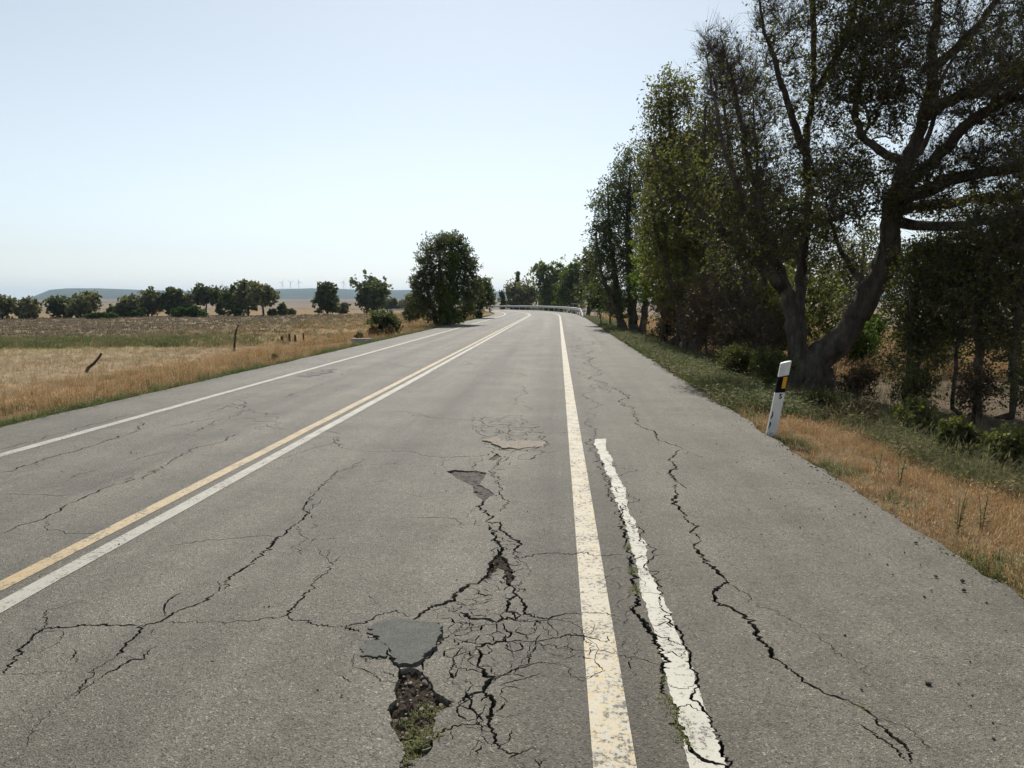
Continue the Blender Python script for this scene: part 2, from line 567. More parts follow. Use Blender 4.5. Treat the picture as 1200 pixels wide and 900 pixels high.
# hills: a far ridge above rolling fields
haz = np.radians(np.arange(-75, 60.01, .25))
hd = np.array([500, 700, 900, 1150, 1400, 1700, 2000, 2400, 2800, 3200, 3600, 3900, 4200, 4500, 4800, 5400, 6200, 7200.])
HA, HD = np.meshgrid(haz, hd)
hu = 654 + 870 * np.tan(np.clip(HA, -1.2, 1.0))
ridge = np.interp(hu, [-900, -200, 0, 18, 40, 62, 100, 150, 230, 300, 360, 400, 440, 480, 520, 560, 620, 700, 900, 1600],
                  [5, 1, 0.4, 3.6, 10.5, 12.2, 12.5, 10.8, 9, 11.5, 13.5, 13, 12, 12, 11, 10.5, 10, 8, 8, 6])
rid_h = ridge / 870 * 4200 + 1.6
fol = np.interp(HD, [500, 900, 1400, 2000, 2800, 3200, 3600, 4200, 5400, 7200], [-.30, -.08, -.02, .03, .12, .26, .60, 1, .85, .2])
hz = rid_h * fol + (fbm(HA * 30, HD / 700, 41, 4) - .5) * 7 * smooth(900, 3200, HD) - 5.5 * (1 - smooth(500, 1500, HD))
hx, hy = np.sin(HA) * HD, np.cos(HA) * HD
n1, n2 = len(haz), len(hd)
idx = np.arange(n1 * n2).reshape(n2, n1)
faces = np.stack([idx[:-1, :-1], idx[:-1, 1:], idx[1:, 1:], idx[1:, :-1]], -1).reshape(-1, 4)[:, ::-1]
hv = np.stack([hx, hy, hz], -1).reshape(-1, 3)
hme = mesh_from('hills', hv, faces, [MAT['hills']], smooth_shade=True)
pn = fbm(hv[:, 0] * .0022, hv[:, 1] * .0035, 51, 3)
dist = np.hypot(hv[:, 0], hv[:, 1])
hc = np.empty((len(hv), 3)); hc[:] = (.165, .135, .092)
k = smooth(.50, .54, pn)[:, None]; hc = hc * (1 - k) + np.array((.17, .12, .085)) * k
k = smooth(.40, .36, pn)[:, None]; hc = hc * (1 - k) + np.array((.15, .15, .07)) * k
k = (smooth(2300, 2900, dist) * .93)[:, None]; hc = hc * (1 - k) + np.array((.040, .056, .040)) * k
ca = hme.color_attributes.new('zone', 'FLOAT_COLOR', 'POINT')
ca.data.foreach_set('color', np.concatenate([hc, np.ones((len(hc), 1))], 1).astype(np.float32).ravel())
link('hills', hme, kind='structure')

# ------------------------------------------------------------------ the road: asphalt slab cut through by real cracks
def zigzag(pts, rough=.17, step=.0085, jag=1.0):
    """fractal polyline between road points; finer close to the camera"""
    out = [Vector(pts[0])]
    for a, b in zip(pts[:-1], pts[1:]):
        a, b = Vector(a), Vector(b)
        seg = [a, b]
        d0 = (b - a).length
        amp = rough * .4
        lim = max(.018, step * ((a.y + b.y) * .5))
        while (seg[1] - seg[0]).length > lim and len(seg) < 130:
            new = [seg[0]]
            for p, q in zip(seg[:-1], seg[1:]):
                d = q - p
                m = (p + q) * .5 + Vector((-d.y, d.x)) * (random.gauss(0, 1) * amp)
                new += [m, q]
            seg = new
            amp = min(rough * 1.5, amp * 1.5)
        out += seg[1:]
    fine = [out[0]]                                 # crumbled edges: a last, finer set of kinks
    for p, q in zip(out[:-1], out[1:]):
        d = q - p
        if jag and d.length > .006 * p.y:
            fine.append((p + q) * .5 + Vector((-d.y, d.x)) * random.gauss(0, .38 * jag))
        fine.append(q)
    return fine

# (width in metres at start, at end, points seen in the photo)
CR = [
 # centre: the long failure in the wheel path
 (.012, .030, [(558,575),(571,580),(566,589),(557,591),(569,597),(577,604),(569,609)]),
 (.02, .02, [(569,609),(580,610),(585,617),(597,625),(607,637),(609,646)]),
 (.020, .032, [(572,612),(578,624),(583,633),(586,644),(578,654),(576,666),(562,678)]),
 (.030, .034, [(583,640),(588,650),(594,657),(594,668),(597,676),(600,683)]),
 (.028, .012, [(562,678),(544,686),(533,700),(519,706),(503,712),(486,724),(480,728)]),
 (.012, .008, [(576,550),(583,561),(588,570),(587,580),(595,585),(586,597)]),
 (.010, .008, [(594,651),(611,651),(629,647),(655,646),(678,648),(700,651),(735,650)]),
 (.022, .020, [(600,683),(606,694),(594,700),(594,711),(606,721),(583,725),(550,721),(539,714)]),
 (.016, .008, [(606,694),(614,703),(615,714),(622,719),(642,723),(656,719),(675,717),(700,718),(726,722)]),
 (.010, .006, [(606,723),(642,724),(667,726),(683,744),(690,768)]),
 (.008, .006, [(642,723),(646,731),(656,744)]),
 (.014, .014, [(589,726),(599,739),(592,747),(567,751),(558,756)]),
 (.012, .007, [(592,747),(622,749),(658,744),(683,743),(712,752)]),
 (.007, .006, [(622,750),(658,757),(700,761),(745,772)]),
 (.016, .018, [(558,756),(564,764),(561,772),(569,786),(575,792),(567,806),(550,811),(536,819)]),
 (.010, .006, [(575,792),(594,786),(608,779),(625,775),(662,777)]),
 (.008, .005, [(583,800),(611,793),(636,786)]),
 (.018, .008, [(567,806),(578,817),(575,833),(572,844),(578,856),(583,869),(597,881),(628,876)]),
 (.012, .012, [(550,811),(556,831),(564,839),(561,846),(519,851),(507,861),(506,872)]),
 (.008, .018, [(531,739),(517,750),(506,764),(494,774),(496,783)]),
 (.008, .006, [(531,739),(547,733),(567,729),(589,726)]),
 (.007, .006, [(531,744),(556,750),(567,751)]),
 (.008, .008, [(542,753),(536,761),(531,769),(536,781),(533,789),(519,794)]),
 (.006, .006, [(536,779),(556,781),(569,786)]),
 (.006, .008, [(417,781),(436,789),(450,797),(466,799)]),
 (.008, .010, [(450,786),(464,792)]),
 (.012, .010, [(431,746),(450,753),(456,767),(465,778),(469,786)]),
 (.006, .008, [(422,771),(442,772),(456,771)]),
 (.030, .034, [(506,872),(483,883),(472,897),(464,915)]),
 (.010, .014, [(400,735),(406,733),(430,730),(442,721),(464,714),(480,722)]),
 (.010, .016, [(400,736),(410,739),(420,741)]),
 (.008, .006, [(536,819),(548,826),(560,838)]),
 (.006, .004, [(564,845),(566,860),(580,876)]),
 (.006, .006, [(533,700),(545,706),(560,704),(575,700),(594,700)]),
 (.006, .006, [(519,706),(530,714),(539,714)]),
 (.006, .006, [(544,686),(560,688),(570,696)]),
 (.004, .004, [(535,690),(531,702),(540,720),(531,739)]),
 (.004, .004, [(550,721),(548,733)]), (.004, .004, [(567,751),(547,762),(540,775)]),
 (.004, .003, [(592,747),(600,762),(594,786)]), (.004, .003, [(622,749),(618,765),(608,779)]),
 (.004, .003, [(662,777),(668,790),(690,800)]), (.004, .003, [(519,794),(540,800),(550,811)]),
 (.005, .003, [(606,646),(618,660),(612,676),(606,694)]), (.004, .003, [(557,591),(548,600),(556,612),(572,615)]),
 (.004, .003, [(575,833),(590,838),(612,834)]), (.004, .003, [(578,856),(560,866),(548,884)]),
 # around the tan patch, further on
 (.010, .014, [(480,528),(494,533),(515,535),(538,534),(566,533),(580,529)]),
 (.010, .010, [(570,514),(580,522),(590,526),(608,527),(629,525),(641,520)]),
 (.008, .008, [(580,529),(586,537),(580,545),(576,550)]),
 (.008, .008, [(553,497),(558,505),(570,514)]), (.008, .008, [(590,526),(597,518),(595,508),(600,500)]),
 (.007, .007, [(560,492),(575,500),(590,496),(607,501),(613,497)]), (.007, .007, [(580,511),(585,503),(597,508),(612,510),(618,504)]),
 (.007, .007, [(608,527),(606,518),(614,512)]), (.007, .007, [(570,505),(582,492),(594,489)]),
 (.008, .008, [(480,484),(510,490),(552,492),(573,492),(590,489),(614,488)]),
 (.007, .007, [(457,481),(493,486),(512,490)]),
 (.006, .006, [(480,605),(510,605),(532,605),(541,611),(550,613)]),
 (.006, .006, [(515,535),(520,542),(517,546)]), (.006, .006, [(566,533),(556,541),(553,549)]),
 (.006, .006, [(618,522),(640,530),(660,528)]), (.006, .006, [(600,500),(640,508),(668,507),(700,508)]),
 # left half of the lane
 (.006, .016, [(397,550),(383,563),(373,573),(357,592),(360,602),(350,613)]),
 (.018, .014, [(350,613),(337,620),(323,630),(313,643),(293,662),(273,673),(257,693)]),
 (.012, .014, [(257,693),(233,707),(207,717),(190,727),(165,733),(160,743),(147,757),(137,768)]),
 (.008, .005, [(137,768),(118,780),(100,800),(88,812)]),
 (.008, .008, [(195,722),(192,712),(202,700),(213,694)]),
 (.010, .008, [(257,693),(255,683),(256,680)]),
 (.014, .010, [(163,733),(100,733),(60,735),(50,737),(33,753),(17,770),(10,780),(3,790)]),
 (.008, .006, [(50,737),(55,728),(50,720),(60,712)]),
 (.006, .010, [(87,817),(110,800),(127,787),(153,773),(170,772),(183,757)]),
 (.004, .008, [(183,640),(213,638),(240,633),(267,631),(300,628),(323,628)]),
 (.006, .014, [(400,652),(387,660),(377,677),(365,687),(353,703),(337,720),(327,725)]),
 (.010, .006, [(327,725),(270,730),(230,727),(190,728)]),
 (.014, .012, [(337,722),(343,728),(357,728),(377,733),(400,736)]),
 (.007, .005, [(387,660),(377,650),(371,640)]), (.006, .005, [(362,637),(377,625)]),
 (.008, .006, [(347,616),(353,627),(354,650)]), (.006, .004, [(360,602),(372,590),(380,584)]),
 (.004, .003, [(100,800),(75,820),(40,850),(20,880)]), (.004, .003, [(137,768),(160,770),(153,773)]),
 (.004, .003, [(0,790),(30,790),(80,785)]),
 # oncoming lane
 (.012, .016, [(0,625),(17,617),(37,612),(53,607),(72,597),(80,590)]),
 (.018, .010, [(80,590),(100,582),(127,570),(157,558)]),
 (.010, .012, [(167,562),(180,552),(197,542),(220,530),(222,528),(255,519),(273,510),(288,507)]),
 (.008, .008, [(60,608),(63,620),(77,625),(110,625),(120,622)]), (.008, .006, [(0,580),(33,580),(60,581),(90,578)]),
 (.014, .014, [(0,555),(33,545),(52,539),(70,533),(93,527),(110,522)]),
 (.014, .012, [(110,522),(123,517),(145,510),(160,505),(167,498),(172,494)]),
 (.012, .012, [(0,527.5),(25,520),(50,513),(75,507),(93,501),(115,496),(160,484)]),
 (.012, .012, [(226,506),(251,495),(295,479)]), (.012, .012, [(292,484),(328,486)]),
 (.012, .012, [(310,497),(320,502),(338,503)]), (.010, .010, [(314,494),(322,492),(328,488)]),
 (.012, .012, [(200,500),(226,495),(250,489)]), (.012, .012, [(268,472),(280,479),(290,476),(283,470),(275,468)]),
 (.010, .010, [(240,484),(262,478),(272,473)]), (.010, .010, [(330,466),(360,455),(395,447)]),
 (.014, .014, [(347,442),(362,440),(375,437),(395,433)]), (.012, .012, [(360,436),(376,441),(390,438)]),
 (.010, .008, [(394,512),(398,523),(405,525),(427,528),(457,530),(480,528)]),
 (.008, .008, [(380,504),(394,507),(402,508)]), (.008, .006, [(427,538),(398,552),(387,560)]),
 (.008, .008, [(300,545),(340,535),(394,512)]),
 (.010, .010, [(450,424),(470,430),(500,428)]), (.010, .010, [(520,420),(545,428),(560,426)]),
 (.012, .010, [(560,440),(590,436),(625,441)]), (.010, .010, [(610,452),(618,460),(612,470),(620,480)]),
 # right shoulder
 (.018, .018, [(697,398),(695,413),(692,427),(702,433),(698,440),(708,448),(715,455),(725,470),(739,480)]),
 (.018, .012, [(739,480),(742,488),(754,501),(768,510),(778,517),(788,521),(800,525)]),
 (.008, .005, [(800,525),(816,533),(828,538)]),
 (.014, .020, [(796,527),(789,534),(785,538),(791,544),(789,550),(785,554),(790,560),(795,566)]),
 (.012, .006, [(795,566),(804,574)]), (.010, .014, [(786,571),(793,568),(792,575)]),
 (.022, .018, [(792,575),(795,580),(788,585),(789,590),(796,594),(804,604),(816,618),(812,622),(818,629),(822,633)]),
 (.016, .020, [(822,633),(814,638),(818,646),(824,652),(828,660),(839,667),(851,679)]),
 (.018, .018, [(851,679),(836,694),(848,709),(874,723),(892,747),(916,776)]),
 (.018, .010, [(916,776),(945,800),(974,815),(1004,826),(1027,841),(1051,865),(1069,894)]),
 (.006, .004, [(851,679),(880,703),(933,729),(969,753),(1022,794)]),
 (.008, .010, [(1004,847),(1033,865),(1063,891)]), (.005, .004, [(1027,841),(1060,850),(1090,880)]),
 (.005, .004, [(814,638),(806,634)]), (.006, .005, [(768,553),(778,557)]),
 (.008, .008, [(690,480),(686,495),(696,505),(697,513)]), (.014, .012, [(675,388),(680,398),(683,407)]),
 (.012, .010, [(676,404),(682,420),(684,440),(690,460),(690,480)]), (.010, .008, [(700,452),(712,460),(722,461)]),
 # along the old second line
 (.010, .018, [(696,513),(704,549),(716,584),(727,620),(733,638),(740,656),(742,682),(747,696)]),
 (.022, .016, [(747,696),(740,713),(753,727),(767,744),(776,767),(778,793),(784,820),(793,842)]),
 (.022, .016, [(793,842),(802,864),(809,878),(824,891),(853,898)]),
 (.006, .014, [(713,536),(736,589),(749,629),(767,669),(778,700),(793,736),(807,762),(818,789),(816,807),(829,838),(842,864),(856,896),(862,920)]),
 (.006, .006, [(716,584),(733,583)]), (.006, .006, [(724,606),(742,606)]), (.008, .007, [(740,656),(752,652),(760,655)]),
 (.006, .006, [(747,696),(762,694),(777,698)]), (.008, .008, [(753,730),(770,734),(780,729),(792,737)]), (.007, .007, [(760,742),(778,748),(800,757)]),
 (.006, .006, [(776,767),(788,764),(796,770),(808,763)]), (.006, .006, [(779,800),(795,808),(817,803)]), (.006, .006, [(786,832),(805,826),(828,836)]),
 (.005, .004, [(735,650),(741,660)]), (.005, .004, [(745,772),(776,780)]),
]
HOLES = {
 'deep': [(467,783),(483,780),(496,786),(506,797),(511,808),(522,814),(533,819),(528,824),(517,828),(511,833),(510,844),(508,858),(506,869),(492,875),(483,883),(472,900),(465,915),(460,915),(467,897),(473,872),(467,861),(458,847),(453,830),(456,824),(465,817),(462,806),(467,794)],
 'ravel': [(524,551),(532,549),(545,550),(558,549.5),(570,552),(568,558),(563,562),(566,568),(574,572),(578,577),(568,586),(560,580),(556,571),(548,565),(538,560)],
 'scar': [(572,537.5),(578,533),(583,529.5),(587,533),(580,538)],
 'wedge': [(578,650),(585,645),(592,650),(597,660),(599,676),(594,676),(590,664),(583,662),(576,670),(566,677),(572,666),(577,658)],
}
PAINT = {}
def strip(x0, x1, y0, y1, n):
    ys = np.linspace(y0, y1, n)
    return [(x0, float(y)) for y in ys] + [(x1, float(y)) for y in ys[::-1]]
EDGE_C, EDGE_W = .207, .150
LINES = {'edge_line': (EDGE_C, EDGE_W, 'edge'), 'centre_line_white': (-2.91, .120, 'white'),
         'centre_line_yellow': (-3.12, .115, 'yellow'), 'edge_line_far_side': (-5.775, .13, 'white')}
Y0, Y1 = 1.5, CURVE_Y
cv, ce, cf = [], [], []
def cdt_poly(pts):
    b = len(cv)
    area = sum(p[0] * q[1] - q[0] * p[1] for p, q in zip(pts, pts[1:] + pts[:1]))
    if area < 0:
        pts = pts[::-1]
    cv.extend(Vector((p[0], p[1])) for p in pts)
    cf.append(list(range(b, b + len(pts))))
    return len(cf) - 1

def alligator(poly_px, spacing, w, prob, seed):
    """a net of fine cracks: the borders of uneven asphalt pieces inside an outline"""
    r = np.random.default_rng(seed)
    poly = [on_road(*p) for p in poly_px]
    xs = [p[0] for p in poly]; ys = [p[1] for p in poly]
    pts = [Vector((float(x + r.uniform(-.45, .45) * spacing), float(y + r.uniform(-.45, .45) * spacing * 1.3)))
           for x in np.arange(min(xs), max(xs), spacing) for y in np.arange(min(ys), max(ys), spacing * 1.3)]
    v_, e_, f_, *_ = delaunay_2d_cdt(pts, [], [], 0, 1e-6)
    cen = [sum((v_[i] for i in f), Vector((0, 0))) / 3 for f in f_]
    own, out = {}, []
    for k, f in enumerate(f_):
        for a, b in zip(f, list(f[1:]) + [f[0]]):
            key = (min(a, b), max(a, b))
            if key in own:
                out.append((own[key], k))
            own[key] = k
    def ins(p):
        c = False
        for (x0, y0), (x1, y1) in zip(poly, poly[1:] + poly[:1]):
            if (y0 > p.y) != (y1 > p.y) and p.x < (x1 - x0) * (p.y - y0) / (y1 - y0) + x0:
                c = not c
        return c
    for a, b in out:
        if r.uniform() < prob and ins(cen[a]) and ins(cen[b]):
            ww = w * r.uniform(.5, 1.5)
            CR_NET.append((ww, ww * r.uniform(.5, 1.2), [tuple(cen[a]), tuple(cen[b])]))
CR_NET = []
alligator([(505,716),(545,690),(575,690),(612,705),(640,726),(625,775),(612,800),(590,850),(560,860),(535,830),(530,790),(510,770),(520,745)], .080, .0075, .78, 1)
alligator([(566,600),(590,612),(612,645),(618,690),(600,700),(560,690),(572,650),(575,625)], .065, .0095, .82, 2)
alligator([(548,488),(612,486),(640,505),(650,530),(600,545),(590,575),(570,560),(575,535),(556,512)], .14, .012, .72, 3)
alligator([(616,722),(690,715),(735,730),(745,790),(690,800),(640,770)], .13, .0055, .58, 4)
alligator([(262,468),(300,472),(330,490),(345,505),(300,505),(268,487)], .30, .010, .5, 5)
alligator([(345,445),(400,430),(420,436),(380,450)], .30, .012, .5, 6)
alligator([(110,800),(160,760),(200,715),(230,700),(225,725),(190,765),(140,800)], .11, .0045, .4, 7)
alligator([(340,600),(365,585),(395,625),(400,660),(360,700),(345,690),(365,650)], .13, .0045, .42, 8)
alligator([(420,690),(500,705),(480,730),(430,735)], .10, .0045, .45, 9)
alligator([(405,740),(430,750),(420,800),(455,830),(440,850),(400,800)], .10, .0045, .45, 10)
alligator([(0,560),(120,520),(200,500),(250,510),(160,560),(60,605),(0,620)], .45, .0065, .30, 11)
alligator([(20,700),(130,690),(200,735),(130,800),(20,790)], .22, .0040, .28, 12)
alligator([(540,820),(600,830),(650,900),(560,905),(520,870)], .09, .0045, .50, 13)
alligator([(700,640),(735,645),(752,720),(770,800),(790,880),(760,880),(735,790)], .12, .0045, .42, 14)
alligator([(400,520),(470,520),(520,560),(500,620),(420,590)], .30, .0045, .22, 15)
crack_ids, paint_ids, hole_ids = set(), {}, {}
for w0, w1, px, seen in [(a, b, c, True) for a, b, c in CR] + [(a, b, c, False) for a, b, c in CR_NET]:
    pts = zigzag([on_road(*p) for p in px] if seen else px)
    n = len(pts)
    wn_ = [0.0] * n
    g = random.random() * 50
    for i in range(n):
        t = i / (n - 1)
        base = w0 + (w1 - w0) * t
        nz = float(vnoise(g + i * .55, 0.5, 5)) ; nz2 = float(vnoise(g + i * .08, 7.5, 6))
        # far cracks are as wide as the near ones
        wn_[i] = base * (.36 + 1.25 * nz) * (.55 + .9 * nz2)
    taper = min(4, n // 3)
    for i in range(taper):
        wn_[i] *= .35 + .65 * i / taper
        wn_[n - 1 - i] *= .35 + .65 * i / taper
    Lp, Rp = [], []
    for i, p in enumerate(pts):
        t = pts[min(i + 1, n - 1)] - pts[max(i - 1, 0)]
        if t.length < 1e-6:
            t = Vector((0, 1))
        t.normalize()
        nv = Vector((-t.y, t.x)) * wn_[i] * .5
        Lp.append(p + nv); Rp.append(p - nv)
    for i in range(n - 1):
        quad = [tuple(Lp[i]), tuple(Rp[i]), tuple(Rp[i + 1]), tuple(Lp[i + 1])]
        crack_ids.add(cdt_poly(quad))
for nm, px in HOLES.items():
    pts = zigzag([on_road(*p) for p in px + px[:1]], .12, .006)[:-1]
    hole_ids[cdt_poly([tuple(p) for p in pts])] = (nm, [tuple(p) for p in pts])
for nm, (c, w, mt) in LINES.items():
    paint_ids[cdt_poly(strip(c - w / 2, c + w / 2, Y0, Y1, 240))] = nm
old_l = [(697,515),(708,549),(722,590),(745,660),(752,700),(768,745),(785,810),(800,860),(808,900),(816,935)]
old_r = [(870,935),(853,900),(838,862),(813,790),(790,735),(766,680),(737,600),(720,549),(710,514)]
pts = zigzag([on_road(*p) for p in old_l + old_r + old_l[:1]], .03, .012, .3)[:-1]
paint_ids[cdt_poly([tuple(p) for p in pts])] = 'old_edge_line'
# ragged outline of the slab
el = [(ROAD_L + .05 * (float(fbm(y * .9, 3.3, 71, 3)) - .5) * 2, y) for y in np.concatenate([np.arange(Y0, 20, .12), np.arange(20, Y1 + .01, .5)])]
er = [(ROAD_R + .07 * (float(fbm(y * 1.1, 8.3, 72, 4)) - .5) * 2 + .05 * (float(fbm(y * 5.5, 2.3, 73, 3)) - .5) * 2, y) for y in np.concatenate([np.arange(Y0, 20, .08), np.arange(20, Y1 + .01, .5)])]
el[-1] = (ROAD_L, Y1); er[-1] = (ROAD_R, Y1); el[0] = (ROAD_L, Y0); er[0] = (ROAD_R, Y0)
slab_id = cdt_poly(er + el[::-1])
y = Y0 + .3
while y < Y1 - .5:                               # inner points, so that the slab can sag and swell
    st = .35 + .03 * y
    for x in np.arange(ROAD_L + .3, ROAD_R - .2, st):
        cv.append(Vector((float(x + rng.uniform(-.1, .1)), float(y + rng.uniform(-.08, .08)))))
    y += st
ce = [(f[i], f[(i + 1) % len(f)]) for f in cf for i in range(len(f))]
ov, oe, of, *_ = delaunay_2d_cdt(cv, ce, [], 0, 1e-5)
OV = np.array([(p.x, p.y) for p in ov])
wave = (fbm(OV[:, 0] * .8, OV[:, 1] * .5, 81, 3) - .5) * .016 * smooth(0, .5, Y1 - OV[:, 1])
# the broken pavement sinks a little towards the long crack
sx_, sy_ = on_road(585, 700)
sink = -.016 * np.exp(-((OV[:, 0] - np.interp(OV[:, 1], [2.5, 4, 7, 9], [on_road(475, 900)[0], on_road(590, 690)[0], on_road(560, 560)[0], on_road(590, 510)[0]])) / .35) ** 2) * (1 - smooth(8, 11, OV[:, 1]))
OZ = wave + sink
OF = np.array(of)
CEN = OV[OF].mean(1)
def inside_poly(P, poly):
    q = np.array(poly); r = np.roll(q, -1, 0)
    res = np.zeros(len(P), bool)
    box = (P[:, 0] >= q[:, 0].min()) & (P[:, 0] <= q[:, 0].max()) & (P[:, 1] >= q[:, 1].min()) & (P[:, 1] <= q[:, 1].max())
    Pb = P[box]
    if len(Pb):
        x, y = Pb[:, :1], Pb[:, 1:]
        cond = (q[None, :, 1] > y) != (r[None, :, 1] > y)
        with np.errstate(divide='ignore', invalid='ignore'):
            xi = (r[None, :, 0] - q[None, :, 0]) * (y - q[None, :, 1]) / (r[None, :, 1] - q[None, :, 1]) + q[None, :, 0]
        res[box] = (cond & (x < xi)).sum(1) % 2 == 1
    return res
CVA = np.array([(p.x, p.y) for p in cv])
Q = CVA[np.array([cf[i] for i in sorted(crack_ids)])]            # crack quads, as two triangles each
T = np.concatenate([Q[:, [0, 1, 2]], Q[:, [0, 2, 3]], Q[:, [0, 1, 3]], Q[:, [1, 2, 3]]])
T = T[np.argsort(T[:, :, 1].min(1))]
tmin, tmax = T[:, :, 1].min(1), T[:, :, 1].max(1)
order = np.argsort(CEN[:, 1])
is_crack = np.zeros(len(OF), bool)
def side(a, b, p):
    return (b[None, :, 0] - a[None, :, 0]) * (p[:, None, 1] - a[None, :, 1]) - (b[None, :, 1] - a[None, :, 1]) * (p[:, None, 0] - a[None, :, 0])
for st in range(0, len(order), 150):
    ii = order[st:st + 150]; P = CEN[ii]
    sel = (tmin <= P[:, 1].max()) & (tmax >= P[:, 1].min())
    if not sel.any():
        continue
    t = T[sel]
    s0, s1, s2 = side(t[:, 0], t[:, 1], P), side(t[:, 1], t[:, 2], P), side(t[:, 2], t[:, 0], P)
    e = 1e-12
    is_crack[ii] = (((s0 > e) & (s1 > e) & (s2 > e)) | ((s0 < -e) & (s1 < -e) & (s2 < -e))).any(1)
in_slab = inside_poly(CEN, CVA[cf[slab_id]])
hole_of = np.full(len(OF), -1)
for i in hole_ids:
    hole_of[inside_poly(CEN, CVA[cf[i]])] = i
keep = in_slab & ~is_crack & (hole_of < 0)
road_f = OF[keep].tolist()
paint_f = {}
for i, nm in paint_ids.items():
    paint_f[nm] = OF[keep & inside_poly(CEN, CVA[cf[i]])].tolist()
crack_f = OF[is_crack].tolist()
print('CDT', len(cv), len(of), 'road', len(road_f), 'crack', len(crack_f))
edge_count = {}
for f in road_f:
    for a, b in zip(f, list(f[1:]) + [f[0]]):
        edge_count[(a, b)] = 1
bound = [(a, b) for (a, b) in edge_count if (b, a) not in edge_count]
verts = [(OV[i, 0], OV[i, 1], OZ[i]) for i in range(len(OV))]
faces = [tuple(f) for f in road_f]
low = {}
for a, b in bound:                                # the cut faces of the asphalt
    if abs(OV[a, 1] - Y1) < 1e-4 and abs(OV[b, 1] - Y1) < 1e-4:
        continue
    for i in (a, b):
        if i not in low:
            low[i] = len(verts)
            verts.append((OV[i, 0], OV[i, 1], OZ[i] - .075))
    faces.append((b, a, low[a], low[b]))
# the bend, and the stretch behind the camera
def bend(offsets, t0, t1, step, dz=0.0):
    ts = np.arange(t0, t1 + .01, step)
    vs, fs = [], []
    for t in ts:
        for s in offsets:
            p = road_point(s, float(t)); vs.append((p[0], p[1], p[2] + dz))
    m = len(offsets)
    for i in range(len(ts) - 1):
        for j in range(m - 1):
            fs.append((i * m + j, i * m + j + 1, (i + 1) * m + j + 1, (i + 1) * m + j))
    return vs, fs
def append(vs, fs, v2, f2):
    b = len(vs); vs += v2; fs += [tuple(i + b for i in f) for f in f2]
append(verts, faces, *bend(list(np.linspace(ROAD_L, ROAD_R, 9)), CURVE_Y, CURVE_Y + CURVE_R * math.radians(88), 1.5))
append(verts, faces, [(ROAD_L, -40, 0), (ROAD_R, -40, 0), (ROAD_R, Y0, 0), (ROAD_L, Y0, 0)], [(0, 1, 2, 3)])
for s, q in ((ROAD_L, 0), (ROAD_R, 1)):
    v2, f2 = [], []
    for t in np.arange(CURVE_Y, CURVE_Y + CURVE_R * math.radians(88), 1.5):
        p = road_point(s, float(t)); v2 += [p, (p[0], p[1], p[2] - .2)]
    f2 = [(2 * i, 2 * i + 1, 2 * i + 3, 2 * i + 2) for i in range(len(v2) // 2 - 1)]
    append(verts, faces, v2, f2)
road = link('road', mesh_from('road', np.array(verts), faces, [MAT['asphalt']]), kind='structure',
            label='cracked grey asphalt road with double centre line curving left')
# dirt under the cracks
bz = -.060
bv, bf = [], []
ys = np.arange(Y0, Y1, .6)
for y in ys:
    for x in (ROAD_L + .14, -4, -1, 1, ROAD_R - .14):
        bv.append((x, float(y), bz))
bf = [(i * 5 + j, i * 5 + j + 1, i * 5 + 5 + j + 1, i * 5 + 5 + j) for i in range(len(ys) - 1) for j in range(4)]
link('road_base', mesh_from('road_base', np.array(bv), bf, [MAT['base']]), road)

LAB = {'edge_line': 'worn white edge line with yellow paint showing through', 'centre_line_white': 'white centre line next to the yellow one',
       'centre_line_yellow': 'faded yellow centre line', 'edge_line_far_side': 'thin white edge line on the far side of the road',
       'old_edge_line': 'short old white line broken up by cracks'}
NAM = {'edge_line_far_side': 'edge_line', 'centre_line_white': 'centre_line', 'centre_line_yellow': 'centre_line', 'old_edge_line': 'old_edge_line', 'edge_line': 'edge_line'}
MTL = {'edge_line': 'edge', 'centre_line_white': 'white', 'centre_line_yellow': 'yellow', 'edge_line_far_side': 'white', 'old_edge_line': 'oldwhite'}
for nm, fl in paint_f.items():
    used = sorted({i for f in fl for i in f}); mp = {i: k for k, i in enumerate(used)}
    vs = [(OV[i, 0], OV[i, 1], OZ[i] + .003) for i in used]
    fs = [tuple(mp[i] for i in f) for f in fl]
    if nm in LINES:
        c, w, _ = LINES[nm]
        append(vs, fs, *bend([c - w / 2, c + w / 2], CURVE_Y, CURVE_Y + CURVE_R * math.radians(86), 1.5, .003))
        append(vs, fs, [(c - w / 2, -40, .003), (c + w / 2, -40, .003), (c + w / 2, Y0, .003), (c - w / 2, Y0, .003)], [(0, 1, 2, 3)])
    link(NAM[nm], mesh_from(NAM[nm], np.array(vs), fs, [MAT[MTL[nm]]]), road, label=LAB[nm])

# pothole beds: real hollows with rubble
def bed(name, poly, depth, rough, mat, spacing, parent=road):
    xs = [p[0] for p in poly]; ys = [p[1] for p in poly]
    vv = [Vector(p) for p in poly]; nb = len(vv)
    for x in np.arange(min(xs), max(xs), spacing):
        for y in np.arange(min(ys), max(ys), spacing):
            vv.append(Vector((float(x + rng.uniform(-.4, .4) * spacing), float(y + rng.uniform(-.4, .4) * spacing))))
    area = sum(p[0] * q[1] - q[0] * p[1] for p, q in zip(poly, poly[1:] + poly[:1]))
    fc = list(range(nb)) if area > 0 else list(range(nb))[::-1]
    v_, e_, f_, *_ = delaunay_2d_cdt(vv, [], [fc], 1, 1e-6)
    P = np.array([(p.x, p.y) for p in v_])
    z = -depth + rough * (fbm(P[:, 0] * 14, P[:, 1] * 14, 91, 4) - .5) * 2 + rng.normal(0, rough * .18, len(P))
    me = mesh_from(name, np.column_stack([P, z]), [tuple(f) for f in f_], [mat])
    return link(name, me, parent), P, z
hp = {nm: poly for nm, poly in hole_ids.values()}
_, DP, DZ = bed('pothole_bed', hp['deep'], .042, .030, MAT['hole'], .012)
